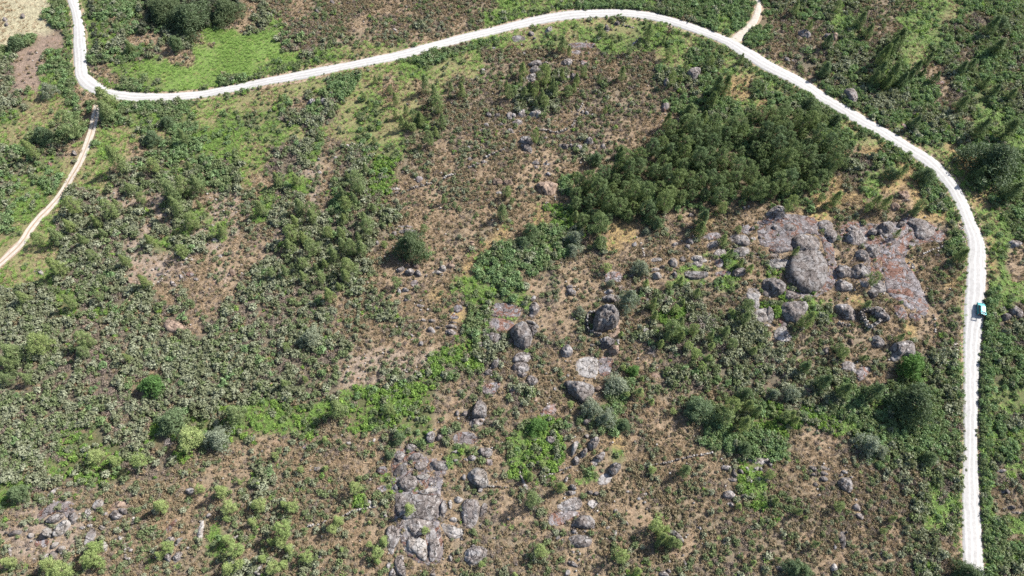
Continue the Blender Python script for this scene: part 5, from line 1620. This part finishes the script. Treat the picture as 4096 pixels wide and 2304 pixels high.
v, f = box(-.60, .60, -1.22, .42, 1.40, 1.50, .06, .08); cpart('roof', v, f, teal, .04)
for sx in (-1, 1):
    for y0, y1, y2, y3 in ((-1.42, -1.14, -1.36, -1.06), (-.38, -.38, -.30, -.30), (.70, .42, .78, .50)):
        vv = [(sx * .735, y0, .93), (sx * .735, y2, .93), (sx * .615, y3, 1.43), (sx * .615, y1, 1.43), (sx * .66, y0, .93), (sx * .66, y2, .93), (sx * .55, y3, 1.43), (sx * .55, y1, 1.43)]
        cpart('pillar', vv, [(0, 1, 2, 3), (7, 6, 5, 4), (0, 4, 5, 1), (1, 5, 6, 2), (2, 6, 7, 3), (3, 7, 4, 0)], teal, .01, smooth=False)
    v, f = box(sx * .98 - .08, sx * .98 + .02, .38, .55, .93, 1.07, .01, .02); cpart('mirror', v, f, black, .02)
    v, f = box(sx * .55 - .15, sx * .55 + .15, 1.50, 1.66, .55, .70, .02, .02); cpart('headlight', v, f, lampm, .02)
    v, f = box(sx * .66 - .08, sx * .66 + .08, -1.70, -1.60, .55, .85, .01, .0); cpart('tail_lamp', v, f, redm, .015)
    for wy in (-1.08, 1.08):
        V, F = [], []
        for q, (xo, r) in enumerate(((-.11, .24), (-.08, .29), (.08, .29), (.11, .24))):
            for k in range(14): V.append((sx * .74 + xo, wy + r * cos(2 * pi * k / 14), .03 + r * sin(2 * pi * k / 14)))
        for q in range(3):
            for k in range(14): F.append((q * 14 + k, q * 14 + (k + 1) % 14, (q + 1) * 14 + (k + 1) % 14, (q + 1) * 14 + k))
        F.append(tuple(range(13, -1, -1))); F.append(tuple(range(42, 56)))
        w_ = cpart('wheel', V, F, tyre_m)
        V = [(sx * .865, wy, .03)] + [(sx * .855, wy + .17 * cos(2 * pi * k / 10), .03 + .17 * sin(2 * pi * k / 10)) for k in range(10)]
        cpart('rim', V, [(0, k + 1, (k + 1) % 10 + 1) for k in range(10)], rim_m, parent=w_)
v, f = box(-.64, .64, -1.712, -1.44, .50, .96, .02, .03); cpart('cargo_bay', v, f, black, .02)
V, F = [], []                                              # lifted tailgate: a frame round an empty window
fr = [(-.62, 0), (.62, 0), (.62, -.85), (-.62, -.85)]; inn = [(-.5, -.12), (.5, -.12), (.5, -.60), (-.5, -.60)]
for zz in (0, .05):
    V += [(a, -1.15 + b_, 1.46 + zz - b_ * .22) for a, b_ in fr] + [(a, -1.15 + b_, 1.46 + zz - b_ * .22) for a, b_ in inn]
for k in range(4):
    j = (k + 1) % 4
    F += [(k, j, j + 4, k + 4), (k + 8, k + 12, j + 12, j + 8), (k, k + 8, j + 8, j), (k + 4, j + 4, j + 12, k + 12)]
tg = cpart('tailgate', V, F, teal, smooth=False)
m, nt, b = new_mat('clear_glass', .05); b.inputs['Transmission Weight'].default_value = 1; b.inputs['Alpha'].default_value = .25
cpart('pane', [(a, -1.15 + b_, 1.485 - b_ * .22) for a, b_ in inn], [(0, 1, 2, 3)], m, parent=tg, smooth=False)
tag(car, "small teal hatchback with raised tailgate parked at the right edge of the white road", 'car')

# white stone heap where rubble has slid from the road bend
rs = np.random.RandomState(77)
V, F = [], []
sb = stone_mesh(3); sv = np.array([v.co[:] for v in sb.vertices]); sf = [tuple(p.vertices) for p in sb.polygons]
for k in range(220):
    px, py = T(3, 1, 1945 + rs.normal() * 22 + 0, 960 + rs.normal() * 60)
    x, y = at(px, py); q = len(V); s_ = rs.uniform(.15, .4)
    if blocked(np.array([x]), np.array([y]))[0] == 1: continue
    V += [tuple(sv[i] * s_ + np.array([x, y, float(terrain(x, y)) - .03])) for i in range(len(sv))]; F += [tuple(i + q for i in ff) for ff in sf]
for k in range(150):
    px, py = T(3, 2, 1880 + rs.normal() * 28, 610 + rs.normal() * 60)
    x, y = at(px, py); q = len(V); s_ = rs.uniform(.15, .4)
    if blocked(np.array([x]), np.array([y]))[0] == 1: continue
    V += [tuple(sv[i] * s_ + np.array([x, y, float(terrain(x, y)) - .03])) for i in range(len(sv))]; F += [tuple(i + q for i in ff) for ff in sf]
ms_ = rock_mat('spilled_gravel', (.5, .47, .43), (.35, .31, .28), (.7, .68, .64), .5, .55)
tag(link(bpy.data.objects.new('spilled_rubble', poly_mesh('spilled_rubble', V, F, ms_))), "pale rubble spilled down the verge beside the right road bend", 'rubble', kind='stuff')

# ------------------------------------------------------------------ labels: say which one, by look, by landmark, and by order where several are alike
LM = [("the pine grove", 2870, 660), ("the teal car", 3925, 1240), ("the stone pen", 3480, 1260), ("the biggest rounded boulder", 2420, 1270), ("the large evergreen oak", 1640, 980),
      ("the road junction", 2920, 190), ("the cracked rock platform", 1670, 2060), ("the top left road bend", 400, 370), ("the farm track", 230, 780), ("the green field", 900, 230),
      ("the big domed outcrop", 3230, 1060), ("the boulder by the diagonal road", 3405, 380), ("the bare reddish rock sheet", 2390, 1470), ("the heart shaped boulder", 2320, 1560),
      ("the leaning pale boulders", 2350, 1780), ("the silvery bush", 1245, 1345), ("the lone brown boulder at left", 700, 1300), ("the bottom left rock cluster", 230, 2090), ("the notched boulder", 3620, 1400),
      ("the very large dark tree", 3650, 1610), ("the striped boulder at lower right", 3390, 1930), ("the flat topped boulder left of the grove", 2190, 745), ("the upper middle boulder pile", 2150, 270),
      ("the curving stone wall", 2200, 525), ("the lone pine on the meadow", 460, 640), ("the bright round tree at left", 610, 1530), ("the lower right road", 3890, 2000), ("the top right corner", 4000, 60),
      ("the lime fern strip", 1560, 1580), ("the bright green fern gully", 1520, 640), ("the bramble gully", 2050, 1030), ("the bramble mass at lower right", 3300, 1700), ("the fissured pale boulder", 1910, 1900),
      ("the pair of meadow boulders", 1270, 400), ("the blocky rocks right of centre", 2850, 1080), ("the bottom edge centre", 2200, 2280), ("the bottom left corner", 60, 2260),
      ("the mossy sheet at lower centre", 2260, 2060), ("the left slope outcrops", 780, 1100), ("the bare pink earth at top left", 110, 300), ("the large dead shrub", 2820, 1280), ("the right road bend", 3890, 900)]
def direction(dx, dy):
    a = math.degrees(math.atan2(-dy, dx)) % 360
    return ["right of", "above right of", "above", "above left of", "left of", "below left of", "below", "below right of"][int((a + 22.5) // 45) % 8]
def sizew(word, s):
    if 'pine' in word or 'conifer' in word: return 'small' if s < 1.9 else ('medium' if s < 3.0 else 'large')
    return 'small' if s < 1.9 else ('medium' if s < 3.6 else 'large')
ORD = ['', 'second', 'third', 'fourth', 'fifth', 'sixth', 'seventh', 'eighth', 'ninth', 'tenth', 'eleventh', 'twelfth', 'thirteenth', 'fourteenth', 'fifteenth', 'sixteenth', 'seventeenth', 'eighteenth', 'nineteenth', 'twentieth']
def ordw(i):
    if i < 20: return ORD[i]
    t = (i + 1) // 10; u = (i + 1) % 10
    tens = {2: 'twent', 3: 'thirt', 4: 'fort', 5: 'fift', 6: 'sixt', 7: 'sevent', 8: 'eight', 9: 'ninet', 10: 'hundred', 11: 'hundred tenth', 12: 'hundred twent'}
    if u == 0: return tens[t] + 'ieth'
    return tens[t] + 'y ' + ('first' if u == 1 else ORD[u - 1])
buckets = {}
grove_rank = sorted([t for t in THINGS if t[1] == 'pine'], key=lambda t: (int(t[3] // 48), t[2]))
rows_ = {}
for t in grove_rank: rows_.setdefault(int(t[3] // 48), []).append(t)
rk = sorted(rows_)
for ri, r_ in enumerate(rk):
    for ci, t in enumerate(sorted(rows_[r_], key=lambda q: q[2])):
        o = t[0]
        rn = (ordw(ri) if ri else 'first') + ' row'
        o['label'] = f"dark green grove pine in {rn} from the top, {(ordw(ci) + ' from left') if ci else 'leftmost'}"
        o['kind'] = 'thing'; o['category'] = 'pine'; o['group'] = GROUP['grove']
for t in THINGS:
    o, word, px, py, size, look, grp = t
    if word == 'pine': continue
    ds = sorted([(math.hypot((px - a), (py - b2) * 1.15), nme, a, b2) for nme, a, b2 in LM])
    d, nme, a, b2 = ds[0]
    if d < 46 and len(ds) > 1: d, nme, a, b2 = ds[1]
    if word == 'small rock': look = tuple(w for w in look if w == 'long' or 'grey' in w or 'mossy' in w or 'brown' in w)
    t[5] = look
    o['kind'] = 'thing'
    key = (sizew(word, size), look, word, direction(px - a, py - b2), nme)
    buckets.setdefault(key, []).append((d, t))
for key, L in buckets.items():
    L.sort(key=lambda q: q[0])
    for i, (d, t) in enumerate(L):
        o, word, px, py, size, look, grp = t
        adj = [key[0]] + [w for w in look if w != 'rounded' or word == 'boulder']
        s = f"{' '.join(adj)} {word} {key[3]} {key[4]}"
        s = s.replace('small flat', 'small').replace('rock slab', 'slab').replace('small small', 'small').replace('small grey small rock', 'small grey rock').replace('small pale grey small rock', 'small pale grey rock')
        for q in ('small brownish', 'small reddish mossy', 'small rounded grey', 'small long grey', 'small grey', 'small pale grey', 'small'):
            s = s.replace(q + ' small rock', q + ' rock')
        s = re.sub(r'(small .*?)small rock', r'\1rock', s)
        if len(L) > 1: s += ', ' + (('nearest it' if i == 0 else ordw(i) + ' nearest') )
        if len(s.split()) > 16: s = s.replace(' rounded', '').replace(' at lower right', ' at right').replace('the lone ', 'the ')
        o['label'] = s; o['group'] = grp if grp != 'rock' else {'boulder': 'granite boulders on the slope', 'rock slab': 'low rock slabs in the ground', 'small rock': 'small rocks among the shrubs'}[word]
        o['category'] = {'boulder': 'boulder', 'rock slab': 'rock slab', 'small rock': 'rock'}.get(word, word)
print('THINGS', len(THINGS))
